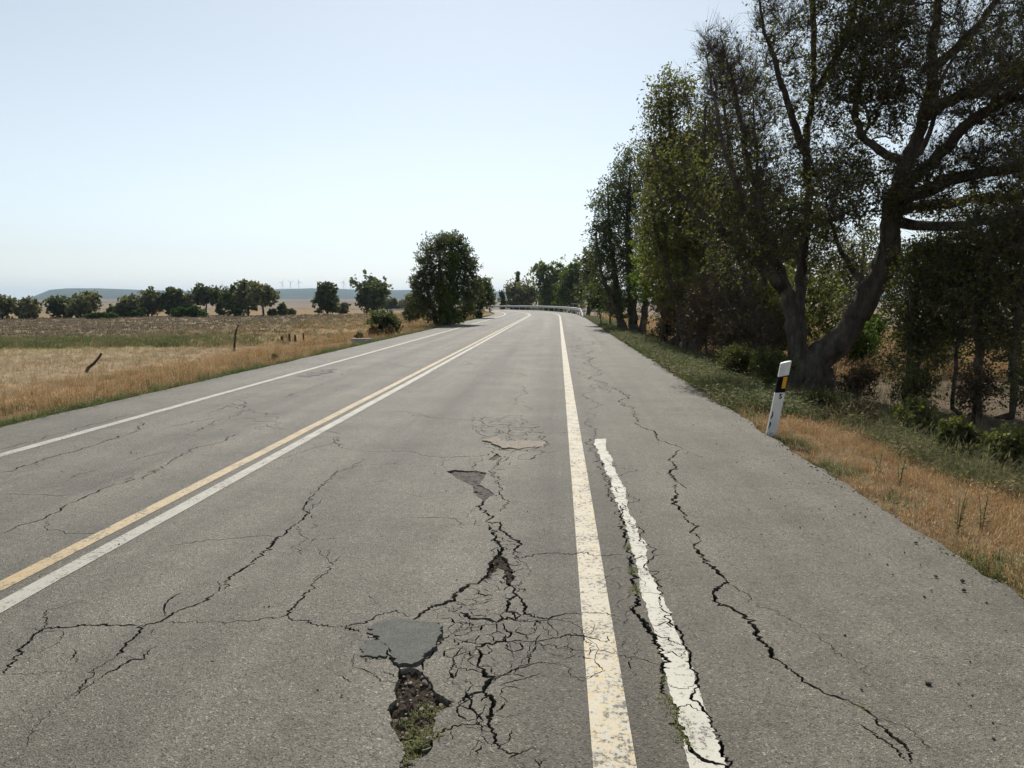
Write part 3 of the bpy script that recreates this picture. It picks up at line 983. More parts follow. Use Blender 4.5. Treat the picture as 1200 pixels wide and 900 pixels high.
_, RP, RZ = bed('pothole_bed', hp['ravel'], .026, .014, MAT['ravel'], .02)
bed('pothole_bed', hp['scar'], .025, .012, MAT['ravel'], .025)
_, WP, WZ = bed('pothole_bed', hp['wedge'], .040, .020, MAT['hole'], .014)

def rock(size, seed):
    r = random.Random(seed)
    bm = bmesh.new(); bmesh.ops.create_icosphere(bm, subdivisions=1, radius=1)
    sx, sy, sz = r.uniform(.7, 1.2), r.uniform(.7, 1.2), r.uniform(.45, .8)
    for v in bm.verts:
        k = r.uniform(.75, 1.2); v.co = Vector((v.co.x * sx * k, v.co.y * sy * k, v.co.z * sz * k)) * size
    V = np.array([v.co for v in bm.verts]); Fc = np.array([[v.index for v in f.verts] for f in bm.faces]); bm.free()
    return V, Fc
def rubble(name, P, Z, n, smin, smax, mat, parent=road, sel=None):
    vs, fs, b = [], [], 0
    ii = rng.choice(len(P) if sel is None else sel, n)
    for k, i in enumerate(ii):
        V, Fc = rock(rng.uniform(smin, smax) * rng.uniform(.4, 1), int(k))
        V = V + np.array([P[i, 0], P[i, 1], Z[i] + .003]); vs.append(V); fs.append(Fc + b); b += len(V)
    return link(name, mesh_from(name, np.vstack(vs), np.vstack(fs), [mat]), parent, kind='stuff')
rubble('rubble', DP, DZ, 230, .006, .017, MAT['gravel'])
rubble('rubble', WP, WZ, 80, .006, .015, MAT['stone'])

def sheet(name, px, mat, thick, rough=.05, label=None):
    poly = zigzag([on_road(*p) for p in px + px[:1]], rough, .008)[:-1]
    poly = [tuple(p) for p in poly]; n = len(poly)
    zz = []
    for p in poly:
        j = int(np.argmin((OV[:, 0] - p[0]) ** 2 + (OV[:, 1] - p[1]) ** 2)); zz.append(OZ[j])
    zt = max(zz) + thick
    area = sum(p[0] * q[1] - q[0] * p[1] for p, q in zip(poly, poly[1:] + poly[:1]))
    if area < 0:
        poly = poly[::-1]
    v_, e_, f_, *_ = delaunay_2d_cdt([Vector(p) for p in poly], [], [list(range(n))], 1, 1e-6)
    vs = [(p.x, p.y, zt) for p in v_]; fs = [tuple(f) for f in f_]
    b = len(vs)
    vs += [(p[0], p[1], zt) for p in poly] + [(p[0] + .004 * random.uniform(-1, 1), p[1] + .004 * random.uniform(-1, 1), zt - thick - .015) for p in poly]
    fs += [(b + i, b + n + i, b + n + (i + 1) % n, b + (i + 1) % n) for i in range(n)]
    return link(name, mesh_from(name, np.array(vs), fs, [mat]), road, label=label)
sheet('asphalt_patch', [(431,736),(447,729),(480,728),(511,730),(519,739),(512,752),(504,764),(493,775),(483,780),(467,780),(457,769),(453,757),(437,746)], MAT['patch'], .005, .22, 'large smooth grey-green repair patch at the head of the pothole')
sheet('asphalt_patch', [(422,761),(428,752),(441,749),(451,757),(454,769),(442,771),(425,770)], MAT['patch'], .004, .22, 'small grey-green repair patch left of the larger one')
sheet('asphalt_patch', [(571,514),(580,512),(597,518),(620,516),(640,520),(629,524),(608,526),(591,525),(580,521)], MAT['tan_patch'], .003, .34, 'tan strip of exposed layer')
sheet('asphalt_patch', [(352,441),(365,437),(380,434),(391,433),(386,437),(372,440),(360,442)], MAT['tar'], .003, .4, 'dark worn patch in the oncoming lane')

# loose stones on the right shoulder
STP = [(948,567),(979,594),(1001,603),(1016,597),(1014,606),(938,619),(1073,637),(1019,650),(1040,662),(1097,677),(1128,682),(1129,693),(1118,651),(973,562),(919,555),(1088,803),(990,745),(1060,648),(1083,700),(903,585),(1156,707)]
for k, (u, v) in enumerate(STP):
    x, y = on_road(u, v)
    big = (u, v) in ((1128,682),(1129,693),(1097,677),(1073,637),(1088,803))
    V, Fc = rock(.014 if big else .008, 700 + k)
    blab = {(1128,682): 'upper of the two larger dark stones close together by the right verge', (1129,693): 'lower of the two larger dark stones close together by the right verge',
            (1097,677): 'larger dark stone just left of the close pair by the right verge', (1073,637): 'larger dark stone furthest from the camera on the right shoulder', (1088,803): 'larger dark stone lying alone low on the right shoulder'}
    link('loose_stone', mesh_from('loose_stone', V, Fc, [MAT['stone']]), label=blab.get((u, v), 'tiny dark stone scattered loose on the right-hand asphalt shoulder'), cat='stone',
         group='loose stones on the right shoulder', loc=(x, y, .008 if big else .004))
def near_y0(n): return (2.6 ** .5 + rng.uniform(size=n) * (17 ** .5 - 2.6 ** .5)) ** 2
n = 900
gp = np.column_stack([ROAD_R - np.abs(rng.normal(0, .5, n)) - .02, rng.uniform(2.5, 16, n)])
gp2 = np.column_stack([rng.uniform(ROAD_L, ROAD_R, 500), rng.uniform(2, 9, 500)])
gp = np.vstack([gp, gp2])
egp = np.column_stack([ROAD_R + rng.normal(.06, .07, 900), near_y0(900)])
rubble('edge_gravel', egp, np.where(egp[:, 0] < ROAD_R, .002, terrain(egp[:, 0], egp[:, 1]) + .004), 900, .006, .018, MAT['gravel'], None)
rubble('shoulder_grit', gp, np.zeros(len(gp)) + .002, 900, .003, .008, MAT['stone'], None)


# ------------------------------------------------------------------ trees
def perp(d):
    ref = np.where(np.abs(d[:, 2:3]) < .8, np.array([[0, 0, 1.0]]), np.array([[1.0, 0, 0]]))
    a = np.cross(d, ref); a /= np.linalg.norm(a, axis=1, keepdims=True) + 1e-9
    return a, np.cross(d, a)

def leaf_quads(P, size, aspect, r, droop=0.0):
    """one folded leaf-sized face per point, every one turned its own way"""
    n = len(P)
    d = r.normal(size=(n, 3)); d[:, 2] -= droop
    d /= np.linalg.norm(d, axis=1, keepdims=True)
    a, b = perp(d)
    an = r.uniform(0, 2 * math.pi, (n, 1))
    w = a * np.cos(an) + b * np.sin(an)
    L = size * r.uniform(.6, 1.3, (n, 1)); W = L * aspect * .5
    v = np.stack([P - d * L * .5, P + w * W, P + d * L * .5, P - w * W], 1).reshape(-1, 3)
    f = np.arange(4 * n).reshape(n, 4)
    return v, f

def chains_mesh(C, Rr, sides):
    """C (N,K,3) points, Rr (N,K) radii -> tube vertices and quads"""
    N_, K, _ = C.shape
    d = C[:, -1] - C[:, 0]; d /= np.linalg.norm(d, axis=1, keepdims=True) + 1e-9
    a, b = perp(d)
    an = np.arange(sides) * 2 * math.pi / sides
    ring = a[:, None, :] * np.cos(an)[None, :, None] + b[:, None, :] * np.sin(an)[None, :, None]
    V = C[:, :, None, :] + ring[:, None, :, :] * Rr[:, :, None, None]
    idx = np.arange(N_ * K * sides).reshape(N_, K, sides)
    nx = np.roll(idx, -1, 2)
    Fq = np.stack([idx[:, :-1], nx[:, :-1], nx[:, 1:], idx[:, 1:]], -1).reshape(-1, 4)
    return V.reshape(-1, 3), Fq

def grow(limbs, attr, r_tip, seed, up=.25, K=4, wob=.10, power=.5):
    """limbs: polylines of (x,y,z,r). Every attractor gets a curved branch from the nearest wood already there."""
    r = np.random.default_rng(seed)
    nodes, par, rad0, limb_idx = [], [], [], []
    first = True
    for lb in limbs:
        pts = np.array(lb, float)
        seg = np.linalg.norm(np.diff(pts[:, :3], axis=0), axis=1)
        t = np.concatenate([[0], np.cumsum(seg)])
        m = max(4, int(t[-1] / .22) + 1)
        m = min(m, 60)
        tt = np.linspace(0, t[-1], m)
        P = np.stack([np.interp(tt, t, pts[:, k]) for k in range(4)], 1)
        # round off the corners
        for _ in range(2):
            P[1:-1] = P[1:-1] * .5 + (P[:-2] + P[2:]) * .25
        jit = r.normal(size=(m, 3)) * (P[:, 3:4] * .14 + .010); jit[0] = 0
        P[:, :3] += jit
        if first:
            p0 = -1
        else:
            arr = np.array(nodes); p0 = int(np.argmin(((arr - P[0, :3]) ** 2).sum(1)))
            P[0, :3] = arr[p0] * .7 + P[0, :3] * .3
        ids = []
        for q in range(m):
            ids.append(len(nodes)); nodes.append(P[q, :3].copy()); rad0.append(P[q, 3])
            par.append(p0 if q == 0 else ids[-2])
        limb_idx.append((ids, p0)); first = False
    n0 = len(nodes)
    NA = len(attr)
    cap = n0 + NA * K
    X = np.zeros((cap, 3)); X[:n0] = nodes
    PAR = np.full(cap, -1); PAR[:n0] = par
    D = np.zeros((cap, 3))
    for i in range(n0):
        if PAR[i] >= 0:
            d = X[i] - X[PAR[i]]; D[i] = d / (np.linalg.norm(d) + 1e-9)
        else:
            D[i] = (0, 0, 1)
    dist = np.array([((X[:n0] - a) ** 2).sum(1).min() for a in attr]) if NA else np.zeros(0)
    order = np.argsort(dist)
    n = n0
    starts = np.zeros(NA, int); chain = np.zeros((NA, K), int)
    for w, ai in enumerate(order):
        a = attr[ai]
        dv = a - X[:n]
        cost = np.sqrt((dv ** 2).sum(1)) + up * np.maximum(-dv[:, 2], 0) * 2
        i = int(np.argmin(cost))
        p = X[i]; L = np.linalg.norm(a - p)
        ctrl = p + (D[i] * .45 + np.array((0, 0, up * .3))) * L + r.normal(size=3) * wob * L
        prev = i
        for k in range(K):
            t = (k + 1) / K
            q = p * (1 - t) ** 2 + ctrl * 2 * t * (1 - t) + a * t * t
            if k < K - 1:
                q = q + r.normal(size=3) * wob * .3 * L
            X[n] = q; PAR[n] = prev
            d = q - X[prev]; D[n] = d / (np.linalg.norm(d) + 1e-9)
            prev = n; chain[w, k] = n; n += 1
        starts[w] = i
    cnt = np.zeros(n); cnt[chain[:, -1]] = 1
    for i in range(n - 1, -1, -1):
        if PAR[i] >= 0:
            cnt[PAR[i]] += cnt[i]
    RAD = r_tip * np.maximum(cnt, 1) ** power
    RAD[:n0] = np.array(rad0)
    RAD[n0:] = np.minimum(RAD[n0:], np.maximum(.8 * RAD[np.maximum(PAR[n0:n], 0)], r_tip))
    return dict(X=X[:n], R=RAD, limbs=limb_idx, chain=chain, start=starts, n0=n0)

def tree(name, label, cat, limbs, attr, leaf_at, leaf, bark, n_leaf, leaf_size, clump, r_tip=.006, seed=1, group=None,
         aspect=.45, droop=.2, up=.25, K=4, wob=.10, sides=4, twig=None, tint=(0, 1), base=None, sub=0):
    """base, limbs and attractors in world space; everything is stored relative to the base"""
    r = np.random.default_rng(seed)
    attr = np.asarray(attr, float)
    G = grow(limbs, attr, r_tip, seed, up, K, wob)
    base = np.array(limbs[0][0][:3]) if base is None else np.array(base)
    root = bpy.data.objects.new(name, None); COL.objects.link(root)
    root.location = base
    root['label'] = label; root['category'] = cat
    if group:
        root['group'] = group
    g = Geo()
    for ids, p0 in G['limbs']:
        pts = [Vector(G['X'][i] - base) for i in ids]
        rr = [float(G['R'][i]) for i in ids]
        g.tube(pts, rr, 9 if rr[0] > .12 else 6, .22)
    # wood thicker than a finger belongs to the trunk, finer wood to the crown
    C = G['X'][np.concatenate([G['start'][:, None], G['chain']], 1)] - base
    Rr = np.concatenate([np.minimum(G['R'][G['start']], G['R'][G['chain'][:, 0]])[:, None], G['R'][G['chain']]], 1)
    thick = Rr[:, 0] > max(.022, r_tip * 2.5)
    if thick.any():
        V, Fq = chains_mesh(C[thick], Rr[thick], 6)
        b = len(g.v)
        g.v += [tuple(p) for p in V.tolist()]; g.f += [tuple(q) for q in (Fq + b).tolist()]
    link('trunk', g.mesh('trunk', bark, True), root)
    V0, F0 = chains_mesh(C[~thick], Rr[~thick], sides) if (~thick).any() else (np.zeros((0, 3)), np.zeros((0, 4), int))
    if sub:                                                     # extra hair-fine bare twigs
        src = np.repeat(np.arange(len(C)), sub)
        t = r.uniform(.3, 1, len(src))
        kk = np.clip((t * K).astype(int), 0, K - 1)
        p0 = C[src, kk] * (1 - (t * K - kk))[:, None] + C[src, kk + 1] * (t * K - kk)[:, None]
        dd = C[src, -1] - C[src, 0]; dd /= np.linalg.norm(dd, axis=1, keepdims=True) + 1e-9
        dd = dd + r.normal(size=dd.shape) * .42; dd[:, 2] += .55
        ln = r.uniform(.2, .8, len(src))[:, None] * clump * 2.4
        p1 = p0 + dd * ln * .5 + r.normal(size=dd.shape) * .03; p2 = p0 + dd * ln + r.normal(size=dd.shape) * .06
        V1, F1 = chains_mesh(np.stack([p0, p1, p2], 1), np.tile([r_tip * .8, r_tip * .6, r_tip * .25], (len(src), 1)), 3)
        F0 = np.concatenate([F0, F1 + len(V0)]); V0 = np.concatenate([V0, V1])
    pr = np.asarray(leaf_at, float); pr = pr / max(pr.sum(), 1e-9)
    if n_leaf:
        src = r.choice(len(attr), n_leaf, p=pr)
        # clumps of clumps, so the crown has gaps
        off = r.normal(size=(len(attr), 5, 3)) * clump * .75
        P = attr[src] - base + off[src, r.integers(0, 5, n_leaf)] + r.normal(size=(n_leaf, 3)) * clump * .32
        VL, FL = leaf_quads(P, leaf_size, aspect, r, droop)
        V = np.concatenate([V0, VL]); Fa = np.concatenate([F0, FL + len(V0)])
        mi = np.concatenate([np.zeros(len(F0), int), np.ones(len(FL), int)])
        clt = r.uniform(0, 1, len(attr))
        tn = np.clip(.55 * clt[src] + .45 * r.uniform(0, 1, n_leaf), 0, 1) * (tint[1] - tint[0]) + tint[0]
        tv = np.concatenate([np.zeros(len(V0)), np.repeat(tn, 4)])
    else:
        V, Fa, mi, tv = V0, F0, np.zeros(len(F0), int), np.zeros(len(V0))
    me = mesh_from('crown', V, Fa, [twig or bark, leaf], mi)
    at = me.attributes.new('tint', 'FLOAT', 'POINT'); at.data.foreach_set('value', tv.astype(np.float32))
    link('crown', me, root)
    return root

def blob_points(c, rad, n, r, hollow=.35):
    d = r.normal(size=(n, 3)); d /= np.linalg.norm(d, axis=1, keepdims=True)
    q = (hollow + (1 - hollow) * r.uniform(0, 1, (n, 1)) ** .5)
    return np.array(c) + d * q * np.array(rad)

def pix_blob(u, v, ru, rv, depth, rz, n, r, hollow=.2):
    c = np.array(at_depth(u, v, depth)); m = depth / F_PX
    return blob_points(c, (ru * m, rz, rv * m), n, r, hollow)

def simple_tree(name, label, cat, u, vb, w_px, top_v, leaf, seed, n_attr=70, n_leaf=1600, lobes=6, trunk_frac=.15, bare=0.0,
                group=None, leaf_px=2.2, shape='round', bark='bark_dark', base=None, tint=(0, 1), clump_k=.11):
    """a tree of one or more stems, crown made of several uneven lobes"""
    r = np.random.default_rng(seed)
    b = base if base is not None else on_ground(u, vb)
    m = b.y / F_PX
    H = (vb - top_v) * m; W = w_px * m * .5
    b = np.array(b)
    lean = r.normal(0, .03 * H, 2)
    attr = []
    z0 = trunk_frac * H
    for k in range(lobes):
        t = (k + .5) / lobes
        if shape == 'cone':
            wz = W * (1.05 - t) ** .8; zc = z0 + (H - z0) * (t * .95)
            c = b + np.array((r.normal(0, .12) * W, r.normal(0, .12) * W, zc)); rd = (wz * .8, wz * .8, (H - z0) / lobes * 1.1)
        elif shape == 'umbrella':
            an = r.uniform(0, 6.3); q = r.uniform(.3, .75)
            c = b + np.array((math.cos(an) * W * q, math.sin(an) * W * q, z0 + (H - z0) * r.uniform(.45, .85))); rd = (W * .45, W * .45, (H - z0) * .22)
        elif shape == 'hedge':
            c = b + np.array(((t * 2 - 1) * W * .9, r.normal(0, .2), H * r.uniform(.40, .55))); rd = (W / lobes * 1.5, H * .5, H * .48)
        else:
            an = k * 2.4 + r.uniform(-.4, .4); q = .62 * math.sqrt(t)
            hz_ = r.uniform(.30, .80) if k else .80
            c = b + np.array((math.cos(an) * W * q, math.sin(an) * W * q, z0 + (H - z0) * hz_))
            rd = (W * r.uniform(.36, .52), W * r.uniform(.36, .52), (H - z0) * r.uniform(.2, .32))
        attr.append(blob_points(c, rd, max(6, n_attr // lobes), r, .25))
    A_ = np.concatenate(attr)
    A_[:, 2] = np.maximum(A_[:, 2], b[2] + .04 * H)
    A_[:, 2] = np.minimum(A_[:, 2], b[2] + H)
    rt = max(.02, .028 * H)
    b0 = b - np.array((0, 0, .1))
    if shape == 'hedge':
        limbs = [[(*(b0 + np.array((q * W, 0, 0))), rt), (*(b0 + np.array((q * W * 1.05, 0, .5 * H))), rt * .5)] for q in (-.6, 0, .6)]
    else:
        limbs = [[(*b0, rt * 1.25), (b[0] + lean[0] * .4, b[1] + lean[1] * .4, b[2] + H * .3, rt), (b[0] + lean[0], b[1] + lean[1], b[2] + H * .78, rt * .35)]]
    wl = np.where(r.uniform(size=len(A_)) < bare, 0, 1.0)
    return tree(name, label, cat, limbs, A_, wl, MAT[leaf], MAT[bark], int(n_leaf * 1.3), leaf_px * m * 1.9, W * clump_k * 2 if shape != 'hedge' else H * .16,
                r_tip=.10 * m, seed=seed, group=group, aspect=.6, sides=3, K=3, base=b, tint=tint)

FT = 'trees along the far side of the ploughed field'
FAR = [  # label, u, base v, width, top v, leaf, shape, extra
 ('olive-green tree at the left edge of the picture beyond the field', 3, 374.5, 38, 348, 'leaf_olive', 'round', {}),
 ('round tree with a rusty top, second from the left edge', 34, 374, 25, 351.5, 'leaf_olive', 'round', dict(tint=(.2, 1.3))),
 ('left half of the wide pair of dark trees beyond the field', 74, 372.5, 34, 349, 'leaf_dark', 'round', {}),
 ('taller right half of the wide pair of dark trees beyond the field', 101, 373, 34, 344, 'leaf_olive', 'round', {}),
 ('rounded olive tree left of the tall row of field trees', 153, 371.5, 30, 349, 'leaf_olive', 'round', {}),
 ('tall brownish tree, left one in the dense row behind the long hedge', 178, 370.5, 30, 339.5, 'leaf_olive', 'round', {}),
 ('tall brownish tree in the middle of the dense row behind the hedge', 203, 370.5, 28, 339.5, 'leaf_dark', 'round', {}),
 ('lower brownish tree closing the dense row on the right', 220, 370, 20, 347, 'leaf_olive', 'round', {}),
 ('umbrella-shaped tree on a bare trunk right of the long hedge', 241, 369.5, 34, 338, 'leaf_dark', 'umbrella', dict(trunk_frac=.25)),
 ('dense dark tree left in the broad group beside the bare-limbed one', 277, 370, 34, 336, 'leaf_dark', 'round', {}),
 ('dark tree with a tufted top in the middle of the broad group', 291, 370.5, 30, 331.5, 'leaf_olive', 'round', {}),
 ('pale thin-leaved tree with a forked trunk right in the broad group', 309, 370.8, 32, 332, 'leaf_olive', 'umbrella', dict(trunk_frac=.12, bare=.3, tint=(.3, 1.4))),
 ('dark lone tree with an upright notched crown in mid field edge', 384, 368.8, 30, 331, 'leaf_dark', 'round', dict(trunk_frac=.04, n_leaf=2600)),
 ('broad lone tree beside the far stretch of road', 436, 367.6, 42, 328, 'leaf_dark', 'round', dict(trunk_frac=.05, n_leaf=3200)),
]
for i, (lab, u, vb, w, top, leaf, shp, ex) in enumerate(FAR):
    kw = dict(n_attr=110, n_leaf=2400, lobes=13, trunk_frac=.01); kw.update(ex)
    simple_tree('field_tree', lab, 'tree', u, vb, w, top, leaf, 100 + i, shape=shp, group=FT, **kw)
HED = [('low bright green hedge in front of the paired dark trees', 120, 374, 36, 367.5), ('long clipped green hedge before the dense tree row', 222, 371.8, 42, 360.5),
       ('short green hedge between the olive trees', 157, 371.8, 20, 364.5)]
for i, (lab, u, vb, w, top) in enumerate(HED):
    simple_tree('hedge', lab, 'hedge', u, vb, w, top, 'leaf_hedge', 140 + i, 90, 2200, 7, shape='hedge')
SHR = [('small grey-green shrub left of the rounded olive tree', 134, 372, 22, 359.5, 'leaf_olive'), ('small dark upright shrub left of the broad tree group', 257, 370, 10, 357, 'leaf_dark'),
       ('small green shrub under the broad tree group', 276, 371, 9, 362.5, 'leaf_hedge'), ('upright dark shrub right of the thin-leaved tree', 330, 370, 12, 355.5, 'leaf_dark'),
       ('low shrub left of the upright dark one at the field edge', 319, 370.5, 12, 364, 'leaf_dark'), ('flat shrub alone at the field edge', 340, 369, 11, 363.5, 'leaf_olive'),
       ('low olive shrub beside the lone notched tree', 402, 367.5, 15, 357, 'leaf_olive')]
for i, (lab, u, vb, w, top, leaf) in enumerate(SHR):
    simple_tree('shrub', lab, 'shrub', u, vb, w, top, leaf, 160 + i, 40, 600, 4, trunk_frac=.02)

# thicket between the lone tree and the big roadside tree, beyond the far road
for i, (lab, u, top, w) in enumerate([('olive thicket bush touching the broad lone tree', 456, 352, 26), ('wide olive thicket bush half hidden by the big roadside tree', 482, 350, 34)]):
    b = Vector(at_depth(u, 366, 232)); b.z = tz(b.x, b.y)
    m = b.y / F_PX; vb = 352 + (1.6 - b.z) / m
    simple_tree('thicket_bush', lab, 'bush', u, vb, w, top, 'leaf_olive', 180 + i, 90, 2400, 8, trunk_frac=.0, base=b, leaf_px=1.8)

# the big roadside tree on the inside of the bend, with its smaller neighbours
simple_tree('roadside_tree', 'smaller rounded tree at the right foot of the big eucalyptus', 'tree', 563, 374, 36, 330, 'leaf_dark', 203, 150, 6500, 10, .12, leaf_px=1.5, tint=(.2, 1.3))
simple_tree('roadside_tree', 'low side tree at the left foot of the big eucalyptus', 'tree', 487, 379, 26, 346, 'leaf_dark', 204, 90, 3800, 7, .02, leaf_px=1.5, tint=(.1, 1.2))
for i, (lab, u, vb, w, top) in enumerate([('dark weed bush under the smaller roadside tree', 560, 374.5, 8, 365), ('low green bush at the foot of the poplar', 533, 381.5, 22, 367), ('reddish sapling right of the poplar', 541, 380, 9, 364)]):
    simple_tree('roadside_bush', lab, 'bush', u, vb, w, top, ['leaf_dark', 'leaf_mid', 'leaf_brown'][i], 210 + i, 40, 900, 4, .0, leaf_px=1.4)

# beyond the guardrail
def behind(u, depth):
    p = at_depth(u, 360, depth); return Vector((p.x, p.y, tz(p.x, p.y)))
BG = [('conical grey-green tree beyond the guardrail, left of centre', 612, 172, 42, 333, 'leaf_olive', 'round', 4200),
      ('slim cypress spire rising behind the conical tree', 606, 178, 11, 319.5, 'leaf_dark', 'cone', 1800),
      ('small dark cypress left of the conical tree beyond the guardrail', 589, 168, 9, 341, 'leaf_dark', 'cone', 900),
      ('broad green tree beyond the bend of the guardrail', 648, 150, 44, 313, 'leaf_mid', 'round', 6500),
      ('leafy green tree right of the broad one beyond the guardrail', 672, 128, 40, 312, 'leaf_mid', 'round', 5500),
      ('thin pale sapling tree where the roadside wood begins', 689, 84, 30, 297, 'leaf_olive', 'round', 2400)]
for i, (lab, u, dep, w, top, leaf, shp, nl) in enumerate(BG):
    b = behind(u, dep); m = b.y / F_PX; vb = 352 + (1.6 - b.z) / m
    simple_tree('tree_beyond_guardrail', lab, 'tree', u, vb, w, top, leaf, 230 + i, 150, nl, 10 if shp == 'round' else 7, .05, shape=shp, base=b, leaf_px=1.7,
                group='trees beyond the guardrail', bare=.35 if i == 5 else 0, tint=(0, 1.1))

# ---------------- the wood on the right
def px_limb(pts):
    """points (u, v, depth, radius) along a limb"""
    out = []
    for u, v, d, rr in pts:
        p = at_depth(u, v, d); out.append((p.x, p.y, p.z, rr))
    return out
r = np.random.default_rng(77)
D1 = 18.5
b1 = at_depth(948, 447, D1); z1 = tz(b1.x, b1.y)
vb1 = 352 + (1.6 - z1) * F_PX / D1 + 4
limbs = [px_limb([(952, vb1 + 6, D1, .52), (957, 430, D1, .40), (985, 398, D1, .31), (1022, 348, D1 - .2, .275), (1043, 300, D1 - .3, .25), (1041, 255, D1 - .3, .23), (1058, 205, D1 - .2, .18), (1082, 145, D1, .13), (1094, 70, D1 + .2, .11), (1098, 0, D1 + .3, .08), (1106, -90, D1 + .4, .06), (1090, -180, D1 + .4, .04), (1080, -260, D1 + .4, .02)]),
         px_limb([(940, vb1, D1, .34), (934, 395, D1 + .2, .24), (920, 340, D1 + .3, .17), (905, 290, D1 + .4, .14), (888, 235, D1 + .6, .11), (874, 170, D1 + .8, .07), (858, 95, D1 + 1, .035), (845, 40, D1 + 1, .012)]),
         px_limb([(944, vb1, D1 + .4, .28), (936, 380, D1 + .8, .16), (938, 320, D1 + 1.0, .13), (948, 250, D1 + 1.2, .11), (944, 170, D1 + 1.4, .09), (955, 90, D1 + 1.6, .065), (952, 10, D1 + 1.8, .08), (948, -90, D1 + 1.8, .05), (945, -170, D1 + 1.5, .02)]),
         px_limb([(915, 335, D1 + .2, .14), (880, 300, D1 - .2, .12), (845, 268, D1 - .6, .10), (808, 240, D1 - .8, .07), (775, 205, D1 - 1, .05), (760, 160, D1 - 1, .03)]),
         px_limb([(902, 285, D1 + .4, .10), (872, 240, D1 + .1, .08), (850, 180, D1, .055), (835, 110, D1, .032), (828, 60, D1, .012)]),
         px_limb([(955, 110, D1 + 1.5, .11), (985, 60, D1 + 1.2, .09), (1003, 10, D1 + 1, .06), (1012, -60, D1 + 1, .03)]),
         px_limb([(942, 180, D1 + 1.4, .11), (922, 120, D1 + 1.2, .08), (906, 65, D1 + 1, .06), (892, 20, D1 + 1, .035), (888, -20, D1 + 1, .02)]),
         px_limb([(1050, 240, D1 - .3, .17), (1088, 222, D1 - .8, .15), (1130, 205, D1 - 1.3, .13), (1180, 198, D1 - 1.8, .10), (1250, 200, D1 - 2.2, .06)]),
         px_limb([(1052, 222, D1 - .2, .16), (1100, 185, D1 - .6, .14), (1130, 150, D1 - 1, .12), (1165, 122, D1 - 1.4, .10), (1230, 108, D1 - 1.8, .06)]),
         px_limb([(1084, 140, D1, .14), (1106, 118, D1 - .4, .13), (1145, 108, D1 - .8, .12), (1180, 84, D1 - 1.1, .10), (1240, 55, D1 - 1.5, .06)]),
         px_limb([(1092, 85, D1 + .2, .12), (1120, 58, D1, .11), (1150, 25, D1 - .2, .09), (1180, -15, D1 - .4, .06), (1220, -60, D1 - .5, .03)]),
         px_limb([(1060, 245, D1 - .2, .14), (1100, 240, D1 + .4, .12), (1150, 232, D1 + 1, .10), (1210, 228, D1 + 1.5, .06)]),
         px_limb([(1056, 262, D1 - .3, .13), (1095, 268, D1 - .9, .11), (1140, 262, D1 - 1.3, .10), (1200, 250, D1 - 1.8, .07), (1260, 245, D1 - 2, .04)]),
         px_limb([(1165, 122, D1 - 1.4, .09), (1200, 95, D1 - 2.5, .08), (1240, 70, D1 - 3.6, .07), (1290, 50, D1 - 5, .04)]),
         px_limb([(1180, 198, D1 - 1.8, .09), (1215, 185, D1 - 2.8, .08), (1250, 165, D1 - 4, .06), (1290, 150, D1 - 5, .03)]),
         px_limb([(1016, 338, D1 - .1, .10), (1000, 318, D1 + .3, .085), (988, 300, D1 + .5, .065), (975, 270, D1 + .7, .04), (968, 235, D1 + .8, .02)]),
         px_limb([(1060, 190, D1 - .1, .11), (1010, 165, D1 + .4, .09), (1000, 120, D1 + .8, .08), (1015, 70, D1 + 1, .05)]),
         px_limb([(1060, 200, D1 - .2, .08), (1092, 160, D1 - .5, .06), (1096, 110, D1 - .5, .05), (1120, 60, D1 - .5, .03)])]
A1, L1 = [], []
def blob(u, v, ru, rv, d, rz, n, leafy):
    n = int(n * 1.25)
    A1.append(pix_blob(u, v, ru, rv, d, rz, n, r)); L1.append(np.full(n, leafy))
blob(1010, 70, 50, 50, D1 + .3, 1.2, 170, 1.3); blob(1030, 20, 40, 40, D1 + .2, 1.0, 110, 1.5); blob(1010, 130, 45, 40, D1 + .6, 1.0, 100, 1.0)
blob(950, 40, 45, 60, D1 + 1.3, 1.0, 130, .55); blob(905, 40, 30, 50, D1 + 1, .8, 60, .35); blob(945, 120, 40, 40, D1 + 1.3, .9, 80, .7)
blob(890, 110, 40, 60, D1 + .8, .8, 110, .15); blob(850, 110, 28, 70, D1 + .5, .7, 110, .10); blob(835, 60, 16, 26, D1 + .5, .4, 36, .08); blob(895, 10, 12, 25, D1 + 1, .4, 24, .2)
blob(870, 190, 40, 40, D1 + .4, .9, 100, .45); blob(930, 200, 50, 40, D1 + 1.0, 1.0, 110, .8); blob(1000, 200, 45, 35, D1 + .4, 1.0, 110, 1.0)
blob(1060, 110, 30, 50, D1, .9, 90, .7); blob(1110, 40, 50, 60, D1, 1.2, 140, .35); blob(1180, 50, 50, 60, D1 - .6, 1.2, 160, .45)
blob(1150, 130, 50, 30, D1 - 1, 1.0, 130, .35); blob(1210, 120, 40, 40, D1 - 1.5, 1.0, 110, .5); blob(1110, 190, 50, 30, D1 - .8, 1.0, 130, .3)
blob(1180, 190, 45, 28, D1 - 1.6, 1.0, 130, .35); blob(1140, 240, 55, 25, D1 - .5, 1.2, 130, .45); blob(1205, 235, 35, 30, D1 - 1.5, 1.0, 80, .5)
blob(1090, 20, 60, 60, D1 + .3, 1.2, 60, .3); blob(790, 200, 35, 40, D1 - .8, .8, 70, .8); blob(830, 250, 40, 40, D1 - .6, .8, 70, .7); blob(985, 300, 30, 40, D1 + .7, .8, 60, .5)
